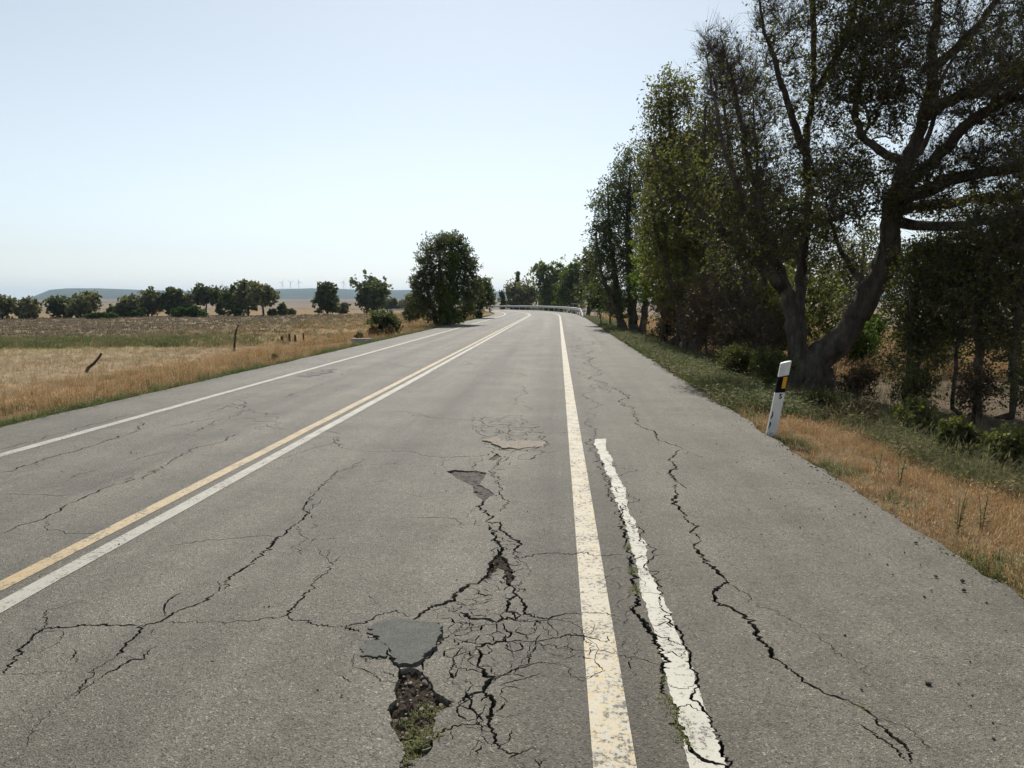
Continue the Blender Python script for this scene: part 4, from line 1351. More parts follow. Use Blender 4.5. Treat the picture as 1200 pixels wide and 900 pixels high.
blob(1010, -110, 90, 70, D1 + .5, 1.8, 170, 2.4); blob(1120, -110, 90, 80, D1, 1.8, 170, 2.4); blob(925, -70, 55, 45, D1 + 1, 1.4, 110, 1.4); blob(1060, -230, 120, 80, D1 + .5, 2.0, 170, 2.0); blob(940, -150, 70, 60, D1 + 1, 1.4, 90, 1.8); blob(1220, -150, 90, 90, D1 - 1, 2.0, 150, 1.2)
blob(985, 240, 45, 40, D1 - 1.0, .9, 100, .9); blob(1075, 225, 40, 30, D1 - 1.2, .8, 80, .8); blob(900, 260, 45, 50, D1 - .8, .9, 110, .7); blob(1060, 60, 40, 60, D1 - .8, .9, 110, .5); blob(1130, 100, 50, 40, D1 - 1.8, .9, 100, .3)
blob(1200, 50, 60, 60, D1 - 4, 1.6, 120, .35); blob(1260, 160, 60, 60, D1 - 4.5, 1.6, 120, .6); blob(1300, 40, 80, 80, D1 - 5, 2.0, 140, 1.0); blob(1180, 270, 40, 26, D1 - 3, 1.2, 70, .6)
blob(870, 300, 45, 40, D1 + .2, .9, 70, .4); blob(950, 290, 35, 40, D1 + 1, .8, 60, .6); blob(1030, -40, 90, 40, D1, 1.5, 120, 1.2)
tree('gum_tree', 'big leaning multi-trunked gum tree right of the marker post', 'tree', limbs, np.concatenate(A1), np.concatenate(L1), MAT['leaf_near'], MAT['bark'],
     88000, .090, .18, r_tip=.0050, seed=301, sub=10, up=.3, twig=MAT['twig'], aspect=.5)

# low leafy tree standing right of it, stems bare at the foot
def wood_tree(name, label, cat, stems, blobs, leaf, n_leaf, leaf_size, clump, seed, r_tip=.006, sub=0, bark='bark', twig='twig', group=None, tint=(0, 1), up=.25, aspect=.45):
    rr = np.random.default_rng(seed)
    A_, L_ = [], []
    for (u, v, ru, rv, d, rz, n, lf) in blobs:
        A_.append(pix_blob(u, v, ru, rv, d, rz, n, rr)); L_.append(np.full(n, lf))
    lim = []
    for st in stems:
        u0, d0 = st[0][0], st[0][2]
        p = at_depth(u0, 420, d0); z = tz(p.x, p.y)
        lim.append([(p.x, p.y, z - .12, st[0][3])] + px_limb(st[1:]))
    A_ = np.concatenate(A_)
    zz = terrain(A_[:, 0], A_[:, 1]) + .12
    A_[:, 2] = np.maximum(A_[:, 2], zz)
    return tree(name, label, cat, lim, A_, np.concatenate(L_), MAT[leaf], MAT[bark], int(n_leaf * 1.5), leaf_size * 1.35, clump, r_tip, seed, group, twig=MAT[twig], sub=sub, tint=tint, up=up, aspect=aspect)

wood_tree('carob_tree', 'low dense dark-leaved tree under the gum tree at right', 'tree',
          [[(1066, 0, 17, .07), (1068, 380, 17, .055), (1078, 320, 17, .04), (1088, 280, 17, .02)], [(1074, 0, 17.2, .05), (1080, 370, 17.2, .04), (1112, 310, 17, .02)], [(1060, 0, 16.8, .045), (1072, 385, 16.6, .035), (1064, 340, 16.6, .02)]],
          [(1092, 310, 40, 35, 17, 1.2, 150, 1), (1084, 360, 36, 35, 17, 1.0, 130, 1), (1120, 350, 45, 40, 17, 1.2, 150, 1), (1112, 300, 36, 25, 17, 1.0, 90, 1), (1072, 395, 24, 20, 16.8, .7, 60, .8), (1095, 395, 40, 25, 17, 1, 90, 1), (1070, 425, 45, 14, 16.6, 1, 50, .5)],
          'leaf_near', 9500, .070, .17, 311, sub=3)
wood_tree('carob_tree', 'dark-leaved tree filling the right edge under the gum limbs', 'tree',
          [[(1150, 0, 16, .11), (1148, 380, 16, .09), (1160, 310, 16, .06), (1170, 260, 16, .03)], [(1192, 0, 15.5, .08), (1190, 380, 15.5, .07), (1205, 300, 15.5, .04)], [(1118, 0, 16.2, .05), (1125, 390, 16.2, .04), (1130, 330, 16, .03)]],
          [(1160, 300, 50, 45, 16, 1.2, 160, 1), (1200, 330, 45, 50, 15.8, 1.2, 150, 1), (1140, 350, 45, 40, 16, 1.1, 130, 1), (1180, 395, 50, 30, 15.8, 1.0, 120, 1.0), (1240, 280, 45, 60, 15.5, 1.2, 110, 1), (1215, 240, 40, 40, 15.8, 1.2, 70, 1)],
          'leaf_near', 9500, .068, .17, 312, sub=3)
# tree with bare twigs behind the gum
wood_tree('half_bare_tree', 'half bare tree with grey twigs just left of the gum tree', 'tree',
          [[(893, 0, 23, .16), (885, 380, 23, .12), (868, 300, 23, .09), (858, 220, 23, .06), (850, 130, 23, .035), (842, 70, 23, .015)], [(880, 0, 23.5, .12), (868, 350, 23.5, .09), (840, 260, 23.4, .055), (826, 180, 23.4, .035), (826, 110, 23.4, .015)], [(898, 0, 23.5, .12), (896, 330, 24, .09), (890, 220, 24, .055), (884, 140, 24, .03), (880, 90, 24, .015)]],
          [(848, 120, 30, 70, 23.2, 1.0, 170, .10), (880, 150, 30, 60, 23.6, 1.0, 120, .15), (830, 200, 30, 60, 23.3, 1.0, 120, .2), (870, 240, 40, 45, 23.3, 1.1, 110, .7), (838, 75, 18, 25, 23.2, .5, 50, .05), (870, 100, 22, 30, 23.5, .6, 50, .1)],
          'leaf_near', 5200, .085, .22, 321, r_tip=.0055, sub=9)
wood_tree('leafy_tree', 'leafy olive-brown tree left of the half bare one', 'tree',
          [[(812, 0, 29, .20), (806, 350, 29, .17), (798, 270, 29, .13), (788, 190, 29, .08), (784, 120, 29, .04)], [(818, 0, 29.5, .14), (822, 330, 29.5, .11), (826, 240, 29.5, .07), (822, 170, 29.5, .04)], [(806, 0, 29, .12), (790, 340, 28.8, .10), (768, 270, 28.6, .07), (757, 190, 28.6, .03)]],
          [(785, 120, 28, 32, 29, 1.1, 130, .6), (762, 170, 18, 40, 28.7, .8, 70, .25), (800, 195, 40, 40, 29, 1.4, 190, 1.3), (822, 160, 22, 40, 29.4, .9, 80, .5), (830, 250, 40, 45, 29.3, 1.4, 150, 1.2), (785, 260, 40, 45, 28.8, 1.3, 150, 1.1), (800, 320, 50, 40, 29, 1.4, 120, .9)],
          'leaf_near', 21000, .105, .26, 331, r_tip=.007, sub=2, tint=(.0, 1.0))
wood_tree('young_ash_tree', 'young bright yellow-green tree catching the sun in the wood', 'tree',
          [[(775, 0, 32, .08), (776, 350, 32, .06), (778, 300, 32, .04)]],
          [(770, 300, 25, 22, 31.5, .9, 90, 1), (795, 285, 25, 20, 31, .8, 60, 1), (757, 330, 18, 20, 32, .7, 50, 1)],
          'leaf_bright', 4200, .12, .22, 335, r_tip=.007)
wood_tree('casuarina_tree', 'tall feathery dark tree where the wood meets the verge', 'tree',
          [[(742, 0, 43, .30), (740, 340, 43, .24), (736, 270, 43, .16), (738, 200, 43, .05)], [(728, 0, 43.5, .24), (722, 330, 43.5, .17), (714, 270, 43.5, .10), (712, 215, 43.5, .04)], [(752, 0, 43, .22), (758, 320, 43, .15), (762, 250, 43, .09), (760, 190, 43, .04)], [(735, 0, 42.6, .2), (704, 320, 42.6, .10), (698, 275, 42.6, .05)]],
          [(742, 210, 26, 38, 43, 1.6, 150, 1), (716, 250, 24, 40, 43.4, 1.4, 130, 1), (702, 290, 16, 36, 42.8, 1.0, 80, .9), (745, 280, 40, 45, 43, 2.0, 200, 1.1), (725, 320, 40, 35, 43, 1.8, 150, 1.1), (768, 230, 22, 40, 43, 1.3, 110, 1), (770, 310, 30, 45, 43, 1.5, 120, 1), (735, 360, 34, 16, 43, 1.3, 60, 1)],
          'leaf_dark', 24000, .13, .30, 341, r_tip=.010, tint=(0, .9), aspect=.35)
wood_tree('undergrowth_bush', 'dark bush at the left foot of the feathery tree', 'bush',
          [[(715, 0, 47, .06), (714, 355, 47, .04)], [(705, 0, 47.5, .05), (702, 358, 47.5, .03)]],
          [(712, 352, 20, 14, 47, 1.2, 90, 1), (702, 345, 12, 12, 47.5, .8, 40, 1)], 'leaf_dark', 4200, .14, .28, 342, r_tip=.010)
wood_tree('dead_brush', 'tangle of grey-brown dead brush between gum and leafy tree', 'bush',
          [[(850, 0, 22, .07), (848, 370, 22, .05), (838, 330, 22, .03)], [(868, 0, 20.5, .06), (862, 380, 20.5, .04), (850, 340, 20.5, .02)], [(835, 0, 23, .05), (820, 370, 23, .03)]],
          [(845, 360, 40, 40, 22, 1.2, 200, .5), (870, 390, 35, 35, 20.5, 1.0, 160, .5), (825, 375, 30, 35, 23.5, 1.0, 120, .6), (895, 400, 25, 30, 19.5, .7, 80, .5), (860, 420, 35, 14, 20, .8, 60, .5)],
          'leaf_brown', 9000, .07, .2, 351, r_tip=.006, sub=9)
wood_tree('dead_brush', 'pinkish-grey dry brush behind the fallen log', 'bush',
          [[(795, 0, 31, .07), (793, 365, 31, .05)], [(803, 0, 31.5, .06), (808, 360, 31.5, .04)]],
          [(792, 350, 26, 24, 31, 1.2, 130, .8), (812, 360, 24, 20, 31, 1.0, 80, .7)], 'leaf_brown', 4200, .10, .24, 352, r_tip=.007, sub=5, tint=(.3, 1.3))
wood_tree('undergrowth_bush', 'dark bush in the shade behind the gum trunk', 'bush',
          [[(915, 0, 24, .07), (912, 370, 24, .05)], [(935, 0, 26, .06), (940, 370, 26, .04)], [(890, 0, 26, .05), (888, 370, 26, .04)]],
          [(910, 370, 30, 40, 24, 1.2, 130, 1), (945, 360, 35, 50, 26, 1.2, 130, 1), (885, 345, 35, 40, 26, 1.2, 110, 1)], 'leaf_near', 11000, .10, .24, 353, r_tip=.007)
wood_tree('undergrowth_bush', 'sunlit green bush seen under the leaning gum trunk', 'bush',
          [[(1000, 0, 25, .05), (998, 400, 25, .03)]], [(1000, 402, 24, 24, 25, 1.0, 110, 1), (1018, 385, 16, 18, 26, .8, 50, 1)], 'leaf_bright', 4200, .10, .2, 354, r_tip=.007, tint=(0, .8))
for i, (lab, u, d, w, vt, leaf, nl) in enumerate([
        ('dark scrub at the foot of the low leafy tree', 1075, 15.8, 60, 418, 'leaf_near', 2400), ('brown scrub in front of the right-edge tree', 1150, 14.8, 70, 418, 'leaf_brown', 2400),
        ('dark scrub cut by the right edge of the picture', 1215, 14.0, 60, 412, 'leaf_near', 2400), ('olive scrub seen between the stems behind the low leafy tree', 1100, 24, 100, 385, 'leaf_olive', 2600), ('brown scrub at the back of the right-edge tree', 1190, 22, 100, 378, 'leaf_brown', 2600), ('low twiggy scrub right of the gum trunk', 1010, 17.0, 50, 428, 'leaf_brown', 2600),
        ('dark green shrub standing in the shaded long grass', 1130, 9.6, 46, 488, 'leaf_near', 3600), ('low dark clump in the shade right of the marker post', 965, 12.5, 46, 458, 'leaf_near', 1500),
        ('wide low brown clump in front of the gum roots', 1010, 11.5, 60, 472, 'leaf_brown', 1300), ('dark clump behind the shrub in the long grass', 1085, 11.5, 56, 466, 'leaf_near', 1500), ('dark clump at the right edge in the long grass', 1190, 9.0, 60, 498, 'leaf_near', 1600), ('low dark tangle behind the marker post', 905, 15.5, 55, 412, 'leaf_near', 4200),
        ('low dark tangle left of the marker post', 868, 17.5, 55, 405, 'leaf_near', 4200), ('brown scrub between leafy tree and feathery tree', 782, 33, 40, 352, 'leaf_brown', 2600)]):
    b = behind(u, d)
    b = Vector((b.x, d, tz(b.x, d))); m = d / F_PX; vb = 352 + (1.6 - b.z) / m
    simple_tree('undergrowth_bush', lab, 'bush', u, vb, w, vt, leaf, 380 + i, 90, nl, 9, .0, base=b, leaf_px=.055 / 1.9 / m if d < 20 else 1.6, group='undergrowth bushes', tint=(-.2, .8), bark='twig')
# trees standing behind the wood
for i, (lab, u, d, w, top, leaf, nl) in enumerate([
        ('grey-green tree seen through the fork of the gum', 1005, 44, 130, 262, 'leaf_olive', 7000), ('dark tree behind the leafy olive-brown one', 850, 46, 120, 235, 'leaf_dark', 9000),
        ('tree behind the gum limbs at the right edge', 1120, 40, 150, 275, 'leaf_olive', 8000), ('second tree behind, at the far right edge', 1215, 36, 150, 250, 'leaf_dark', 8000),
        ('dark tree behind the bright young tree', 800, 58, 90, 255, 'leaf_dark', 7000), ('tall tree behind the gum trunks', 925, 38, 110, 215, 'leaf_dark', 8000)]):
    b = behind(u, d); m = b.y / F_PX; vb = 352 + (1.6 - b.z) / m
    simple_tree('background_tree', lab, 'tree', u, vb, w, top, leaf, 360 + i, 200, nl, 14, .08, base=b, leaf_px=1.9, group='trees behind the wood on the right', clump_k=.07)

gb = on_ground(519, 382); dB = gb.y
wood_tree('roadside_tree', 'big dark eucalyptus on the inside of the bend', 'tree',
          [[(519, 0, dB, .26), (518, 350, dB, .2), (514, 315, dB, .12), (516, 285, dB, .04)], [(523, 0, dB + .3, .2), (532, 340, dB + .3, .14), (542, 310, dB + .2, .05)], [(514, 0, dB, .18), (502, 345, dB, .11), (494, 318, dB, .04)]],
          [(524, 282, 17, 10, dB, 1.2, 70, 1.1), (508, 288, 13, 10, dB, .9, 50, .8), (540, 290, 12, 12, dB + .3, .9, 50, 1), (496, 302, 10, 9, dB, .8, 35, .7), (520, 306, 24, 18, dB, 1.6, 110, 1), (546, 310, 16, 18, dB + .3, 1.2, 80, 1.1),
           (500, 328, 20, 16, dB, 1.3, 90, 1), (490, 335, 10, 12, dB, .9, 40, .8), (525, 335, 26, 20, dB, 1.7, 110, 1), (552, 338, 15, 20, dB + .3, 1.2, 80, 1.1), (488, 353, 12, 14, dB, .9, 55, 1), (510, 358, 22, 18, dB, 1.4, 100, 1), (542, 358, 18, 16, dB, 1.2, 70, 1), (520, 372, 22, 9, dB, 1.2, 50, .9)],
          'leaf_dark', 23000, .11, .21, 201, r_tip=.010, tint=(-.2, 1.2))
gp_ = on_ground(527, 384); dP = gp_.y
wood_tree('poplar_tree', 'narrow light-topped poplar in front of the big dark eucalyptus', 'tree',
          [[(527, 0, dP, .10), (527, 350, dP, .07), (528, 320, dP, .04), (531, 298, dP, .015)]],
          [(531, 302, 4.5, 8, dP, .3, 26, 1), (529, 318, 8, 11, dP, .5, 44, 1), (526, 336, 11, 12, dP, .7, 50, 1), (524, 354, 13, 12, dP, .8, 50, .9), (524, 370, 13, 9, dP, .8, 40, .9)],
          'leaf_bright', 5200, .10, .16, 202, r_tip=.008, tint=(.0, .55))
# verge bushes on the left
simple_tree('verge_bush', 'dark green rounded bush on the left verge', 'bush', 449, 394, 38, 369.5, 'leaf_dark', 401, 160, 7000, 9, 0, leaf_px=1.6, tint=(.1, 1.1))
simple_tree('verge_bush', 'rusty dry bush in front of the dark green one', 'bush', 437, 396.5, 15, 382.5, 'leaf_brown', 402, 70, 1700, 4, 0, leaf_px=1.4, tint=(.6, 1.6))
simple_tree('verge_bush', 'orange dry bush right of the rusty one', 'bush', 455, 394.5, 15, 382, 'leaf_brown', 403, 60, 1200, 4, 0, leaf_px=1.4, tint=(.7, 1.7))
simple_tree('verge_bush', 'small dark green bush left of the rusty one', 'bush', 421, 399.5, 10, 391, 'leaf_dark', 404, 40, 800, 3, 0, leaf_px=1.4)
simple_tree('verge_bush', 'little green bush at the road edge by the standing stake', 'bush', 320, 423, 12, 416, 'leaf_olive', 405, 40, 700, 3, 0, leaf_px=1.3)


# ------------------------------------------------------------------ grass and weeds
def tuft_mesh(name, n, h, w, spread, lean, mat, seed, heads=0, leafy=False):
    r = np.random.default_rng(seed)
    vs, fs, tv = [], [], []
    for k in range(n):
        an = r.uniform(0, 6.283); q = spread * math.sqrt(r.uniform())
        bx, by = math.cos(an) * q, math.sin(an) * q
        an2 = an + r.normal(0, .7); L = h * r.uniform(.5, 1.15); ln = lean * r.uniform(.2, 1.3)
        dx, dy = math.cos(an2), math.sin(an2)
        sx, sy = -dy * w * .5, dx * w * .5
        p1 = (bx + dx * L * ln * .3, by + dy * L * ln * .3, L * .55)
        p2 = (bx + dx * L * ln, by + dy * L * ln, L * (1 - .35 * ln))
        b = len(vs)
        vs += [(bx - sx, by - sy, 0), (bx + sx, by + sy, 0), (p1[0] + sx * .8, p1[1] + sy * .8, p1[2]), (p1[0] - sx * .8, p1[1] - sy * .8, p1[2]), p2]
        fs += [(b, b + 1, b + 2, b + 3), (b + 3, b + 2, b + 4)]
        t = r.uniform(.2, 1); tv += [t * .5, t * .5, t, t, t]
        if k < heads:                                      # a seed head
            b = len(vs); c = np.array(p2); e = w * 2.2
            up = np.array((dx * .03, dy * .03, .05)) * (h / .4)
            vs += [tuple(c - up * .4), tuple(c + np.array((sx, sy, 0)) * e / w), tuple(c + up), tuple(c - np.array((sx, sy, 0)) * e / w)]
            fs += [(b, b + 1, b + 2, b + 3)]; tv += [1, 1, 1, 1]
        if leafy:                                          # broad leaves up the stalk
            for j in range(3):
                t_ = r.uniform(.2, 1); c = np.array((bx, by, 0)) * (1 - t_) + np.array(p2) * t_
                a3 = r.uniform(0, 6.283); d = np.array((math.cos(a3), math.sin(a3), r.uniform(-.2, .5))) * h * .18; sd = np.array((-d[1], d[0], 0)) * .3
                b = len(vs); vs += [tuple(c), tuple(c + d * .5 + sd), tuple(c + d), tuple(c + d * .5 - sd)]
                fs += [(b, b + 1, b + 2, b + 3)]; tv += [r.uniform(.4, 1)] * 4
    me = mesh_from(name, np.array(vs), fs, [mat])
    at = me.attributes.new('tint', 'FLOAT', 'POINT'); at.data.foreach_set('value', np.array(tv, np.float32))
    return me

def scatter(name, P, scale, protos, label=None, seed=1):
    """one grass object: every point carries a tuft of one of the kinds in protos"""
    r = np.random.default_rng(seed)
    n = len(P)
    me = bpy.data.meshes.new(name)
    me.vertices.add(n); me.vertices.foreach_set('co', np.asarray(P, np.float32).ravel())
    for an, val in (('size', scale), ('turn', r.uniform(0, 6.283, n))):
        a = me.attributes.new(an, 'FLOAT', 'POINT'); a.data.foreach_set('value', np.asarray(val, np.float32))
    a = me.attributes.new('which', 'INT', 'POINT'); a.data.foreach_set('value', r.integers(0, len(protos), n).astype(np.int32))
    o = link(name, me, kind='stuff', label=label)
    ng = bpy.data.node_groups.new(name + '_scatter', 'GeometryNodeTree')
    ng.interface.new_socket('Geometry', in_out='INPUT', socket_type='NodeSocketGeometry')
    ng.interface.new_socket('Geometry', in_out='OUTPUT', socket_type='NodeSocketGeometry')
    N = ng.nodes; gi = N.new('NodeGroupInput'); go = N.new('NodeGroupOutput')
    g2i = N.new('GeometryNodeGeometryToInstance')
    iop = N.new('GeometryNodeInstanceOnPoints')
    iop.inputs['Pick Instance'].default_value = True
    def na(nm, typ):
        x = N.new('GeometryNodeInputNamedAttribute'); x.data_type = typ; x.inputs['Name'].default_value = nm
        return next(q for q in x.outputs if q.enabled)
    cmb = N.new('ShaderNodeCombineXYZ')
    ng.links.new(na('turn', 'FLOAT'), cmb.inputs['Z'])
    ng.links.new(cmb.outputs[0], iop.inputs['Rotation'])
    ng.links.new(na('size', 'FLOAT'), iop.inputs['Scale'])
    ng.links.new(na('which', 'INT'), iop.inputs['Instance Index'])
    for pm in reversed(protos):
        po = bpy.data.objects.new(pm.name + '_kind', pm)
        oi = N.new('GeometryNodeObjectInfo'); oi.inputs['Object'].default_value = po; oi.inputs['As Instance'].default_value = True
        ng.links.new(oi.outputs['Geometry'], g2i.inputs[0])
    ng.links.new(gi.outputs[0], iop.inputs['Points'])
    ng.links.new(g2i.outputs[0], iop.inputs['Instance'])
    ng.links.new(iop.outputs[0], go.inputs[0])
    md = o.modifiers.new('scatter', 'NODES'); md.node_group = ng
    return o

def spread(n, fn, keep=None):
    """fn(n) -> x, y; keep(x, y) -> probability"""
    x, y = fn(n)
    if keep is not None:
        k = rng.uniform(size=len(x)) < keep(x, y); x, y = x[k], y[k]
    return np.column_stack([x, y, terrain(x, y) - .01])

def near_y(n, y0, y1, p=.5):
    """more points close by, thinning with distance"""
    return (y0 ** p + rng.uniform(size=n) * (y1 ** p - y0 ** p)) ** (1 / p)

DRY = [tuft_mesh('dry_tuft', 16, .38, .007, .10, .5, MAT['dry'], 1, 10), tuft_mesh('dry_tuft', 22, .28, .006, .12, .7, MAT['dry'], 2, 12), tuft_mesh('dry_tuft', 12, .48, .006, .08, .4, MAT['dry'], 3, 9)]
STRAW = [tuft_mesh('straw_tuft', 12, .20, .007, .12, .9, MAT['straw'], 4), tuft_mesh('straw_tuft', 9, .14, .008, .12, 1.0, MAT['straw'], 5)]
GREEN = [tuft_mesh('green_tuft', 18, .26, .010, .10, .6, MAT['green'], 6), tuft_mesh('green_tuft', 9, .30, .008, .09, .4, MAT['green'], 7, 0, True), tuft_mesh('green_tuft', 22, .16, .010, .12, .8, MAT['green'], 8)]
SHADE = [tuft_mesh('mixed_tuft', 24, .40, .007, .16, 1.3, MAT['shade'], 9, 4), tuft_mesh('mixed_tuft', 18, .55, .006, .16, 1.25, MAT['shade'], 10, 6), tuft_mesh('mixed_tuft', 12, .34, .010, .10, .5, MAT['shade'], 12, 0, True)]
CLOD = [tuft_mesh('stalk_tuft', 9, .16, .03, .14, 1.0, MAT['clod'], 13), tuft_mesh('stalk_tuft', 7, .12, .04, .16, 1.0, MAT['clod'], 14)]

# left verge: tall rusty dry grass, thinner into the stubble
def left_xy(dmin, dmax, y0, y1, p=.5):
    def fn(n):
        y = near_y(n, y0, y1, p); d = rng.uniform(dmin, dmax, n)
        return ROAD_L - d, y
    return fn
P = spread(30000, left_xy(.25, 11, 5, 78), lambda x, y: np.clip(1.2 - (ROAD_L - x) / 6.5, .06, 1) * (.15 + 1.1 * smooth(.32, .62, fbm(x * .7, y * .35, 61, 3))))
scatter('dry_grass', P, rng.uniform(.28, .72, len(P)) * (.55 + .9 * fbm(P[:, 0] * .6, P[:, 1] * .3, 62, 3)), DRY + [STRAW[0], SHADE[0]], 'rusty dry grass on the left verge', 21)
P = spread(6000, left_xy(-.05, .55, 5, 80), lambda x, y: .35 + .6 * (fbm(x * 1.2, y * .6, 63, 2) > .45))
scatter('edge_weeds', P, rng.uniform(.25, .75, len(P)), GREEN, 'short green weeds along the left road edge', 22)
P = spread(24000, left_xy(4, 48, 12, 38, .7), lambda x, y: .55 + .4 * fbm(x * .6, y * .6, 64, 2))
scatter('stubble', P, rng.uniform(.6, 1.3, len(P)), STRAW, 'pale stubble on the near field', 23)
def strip_green(n):
    return rng.uniform(-75, -13, n), rng.uniform(35, 56, n)
P = spread(15000, strip_green, lambda x, y: np.clip(1.2 - np.abs(y - 39.5 - 3 * (fbm(x * .1, y * 0, 65, 2) - .5)) / 11, .05, 1) * smooth(-12, -24, x) * (.25 + 1.1 * fbm(x * .3, y * .3, 68, 3)))
scatter('green_strip', P, rng.uniform(.8, 1.8, len(P)) * (1.0 - .5 * smooth(40, 49, P[:, 1])), GREEN + [SHADE[0]], 'green weedy strip across the field', 24)
P = spread(14000, lambda n: (rng.uniform(-110, -14, n), near_y(n, 46, 125, .5)), lambda x, y: smooth(-14, -34, x) * .8)
scatter('plough_clods', P, rng.uniform(.8, 2.4, len(P)), CLOD, 'brown clods and stalks on the ploughed field', 25)
P = spread(14000, lambda n: (rng.uniform(-40, -8, n), rng.uniform(36, 115, n)), lambda x, y: np.where(ROAD_L - road_coords(x, y)[0] > 3, smooth(-38, -22, x), 0) * (.3 + .9 * fbm(x * .25, y * .25, 69, 2)))
scatter('olive_grass', P, rng.uniform(.5, 1.2, len(P)), [DRY[1], SHADE[0], STRAW[0]], 'olive and straw grass between field and verge', 35)
P = spread(9000, lambda n: (rng.uniform(-60, -9, n), rng.uniform(60, 135, n)), lambda x, y: np.where((ROAD_L - road_coords(x, y)[0] > .4), np.clip(1.1 - (ROAD_L - road_coords(x, y)[0]) / 14, 0, 1), 0))
scatter('dry_grass', P, rng.uniform(.6, 1.3, len(P)), DRY, 'dry grass inside the bend', 26)

# right verge
def right_xy(dmin, dmax, y0, y1, p=.5):
    def fn(n):
        y = near_y(n, y0, y1, p); d = rng.uniform(dmin, dmax, n)
        return ROAD_R + d, y
    return fn
P = spread(17000, right_xy(.05, 3.0, 3.0, 20), lambda x, y: np.clip(1.15 - np.abs(x - ROAD_R - 1.3) / 1.9, .05, 1) * smooth(.32, .62, fbm(x * 1.6, y * 1.6, 66, 3)))
scatter('dry_grass', P, rng.uniform(.16, .52, len(P)), DRY[:2] + STRAW, 'short dry grass on the right verge', 27)
P = spread(22000, right_xy(1.5, 11, 4.5, 26), lambda x, y: smooth(.36, .68, fbm(x * .9, y * .9, 67, 3)) * (1 - .85 * smooth(10.0, 12.5, y) * smooth(3.4, 4.8, x - ROAD_R)))
scatter('shade_grass', P, rng.uniform(.35, 1.0, len(P)), SHADE + [GREEN[0]], 'long tangled grass in the shade of the wood', 28)
P = spread(15000, right_xy(.02, 4.6, 11, 75), lambda x, y: np.clip(1.3 - (x - ROAD_R) / 3.6, .1, 1))
scatter('edge_weeds', P, rng.uniform(.5, 1.3, len(P)), GREEN + [SHADE[2]], 'green weeds along the right road edge', 29)
P = spread(14000, right_xy(2.8, 16, 22, 110), lambda x, y: .8 + 0 * x)
scatter('dry_grass', P, rng.uniform(.8, 1.5, len(P)), DRY, 'tall straw-coloured grass under the roadside wood', 30)
P = spread(9000, lambda n: (rng.uniform(14, 60, n), rng.uniform(14, 75, n)), lambda x, y: .9 + 0 * x)
scatter('dry_grass', P, rng.uniform(.8, 1.5, len(P)), DRY + STRAW, 'dry grass on the open land behind the wood', 31)
P = spread(12000, right_xy(.03, 3.6, 3.0, 15), lambda x, y: .35 + .6 * fbm(x * 2.2, y * 2.2, 70, 2))
scatter('straw_litter', P, rng.uniform(.22, .62, len(P)), STRAW + [STRAW[0], DRY[1]], 'flattened straw and dead stalks on the right verge', 36)
P = spread(1300, right_xy(-.03, .4, 3, 16), lambda x, y: smooth(.4, .6, fbm(x * 0, y * 1.5, 74, 2)))
scatter('edge_weeds', P, rng.uniform(.2, .55, len(P)), GREEN, 'sparse green weeds at the right asphalt edge', 32)

# moss and weeds in the pothole and in the cracks
TINY = [tuft_mesh('moss_tuft', 26, .030, .004, .018, .9, MAT['moss'], 15, 0, True), tuft_mesh('moss_tuft', 22, .022, .005, .018, 1.0, MAT['moss'], 16)]
mc = np.array(on_road(489, 856)); mc2 = np.array(on_road(503, 833))
q = np.exp(-(((DP - mc) / (.085, .13)) ** 2).sum(1)) + .7 * np.exp(-(((DP - mc2) / (.04, .05)) ** 2).sum(1))
sel = np.where(rng.uniform(size=len(q)) < q * .33)[0]
P = np.column_stack([DP[sel], DZ[sel]])
mo = scatter('moss', P, rng.uniform(.5, 1.2, len(P)), TINY, 'green moss and weeds growing in the pothole', 33)
cw = []
for (u, v, n, sp) in [(736, 640, 14, .012), (742, 668, 14, .014), (745, 690, 16, .014), (781, 815, 10, .010), (785, 826, 14, .012), (791, 842, 18, .014), (797, 856, 20, .014), (803, 868, 14, .012), (776, 794, 6, .01), (365, 688, 8, .01), (180, 552, 8, .015), (1004, 826, 8, .012), (398, 522, 8, .015)]:
    x, y = on_road(u, v)
    cw += [(x + rng.normal(0, sp), y + rng.normal(0, sp * 2.2), -.02) for _ in range(n)]
scatter('crack_weeds', np.array(cw), rng.uniform(.6, 1.4, len(cw)), TINY, 'tiny weeds sprouting from the cracks', 34)

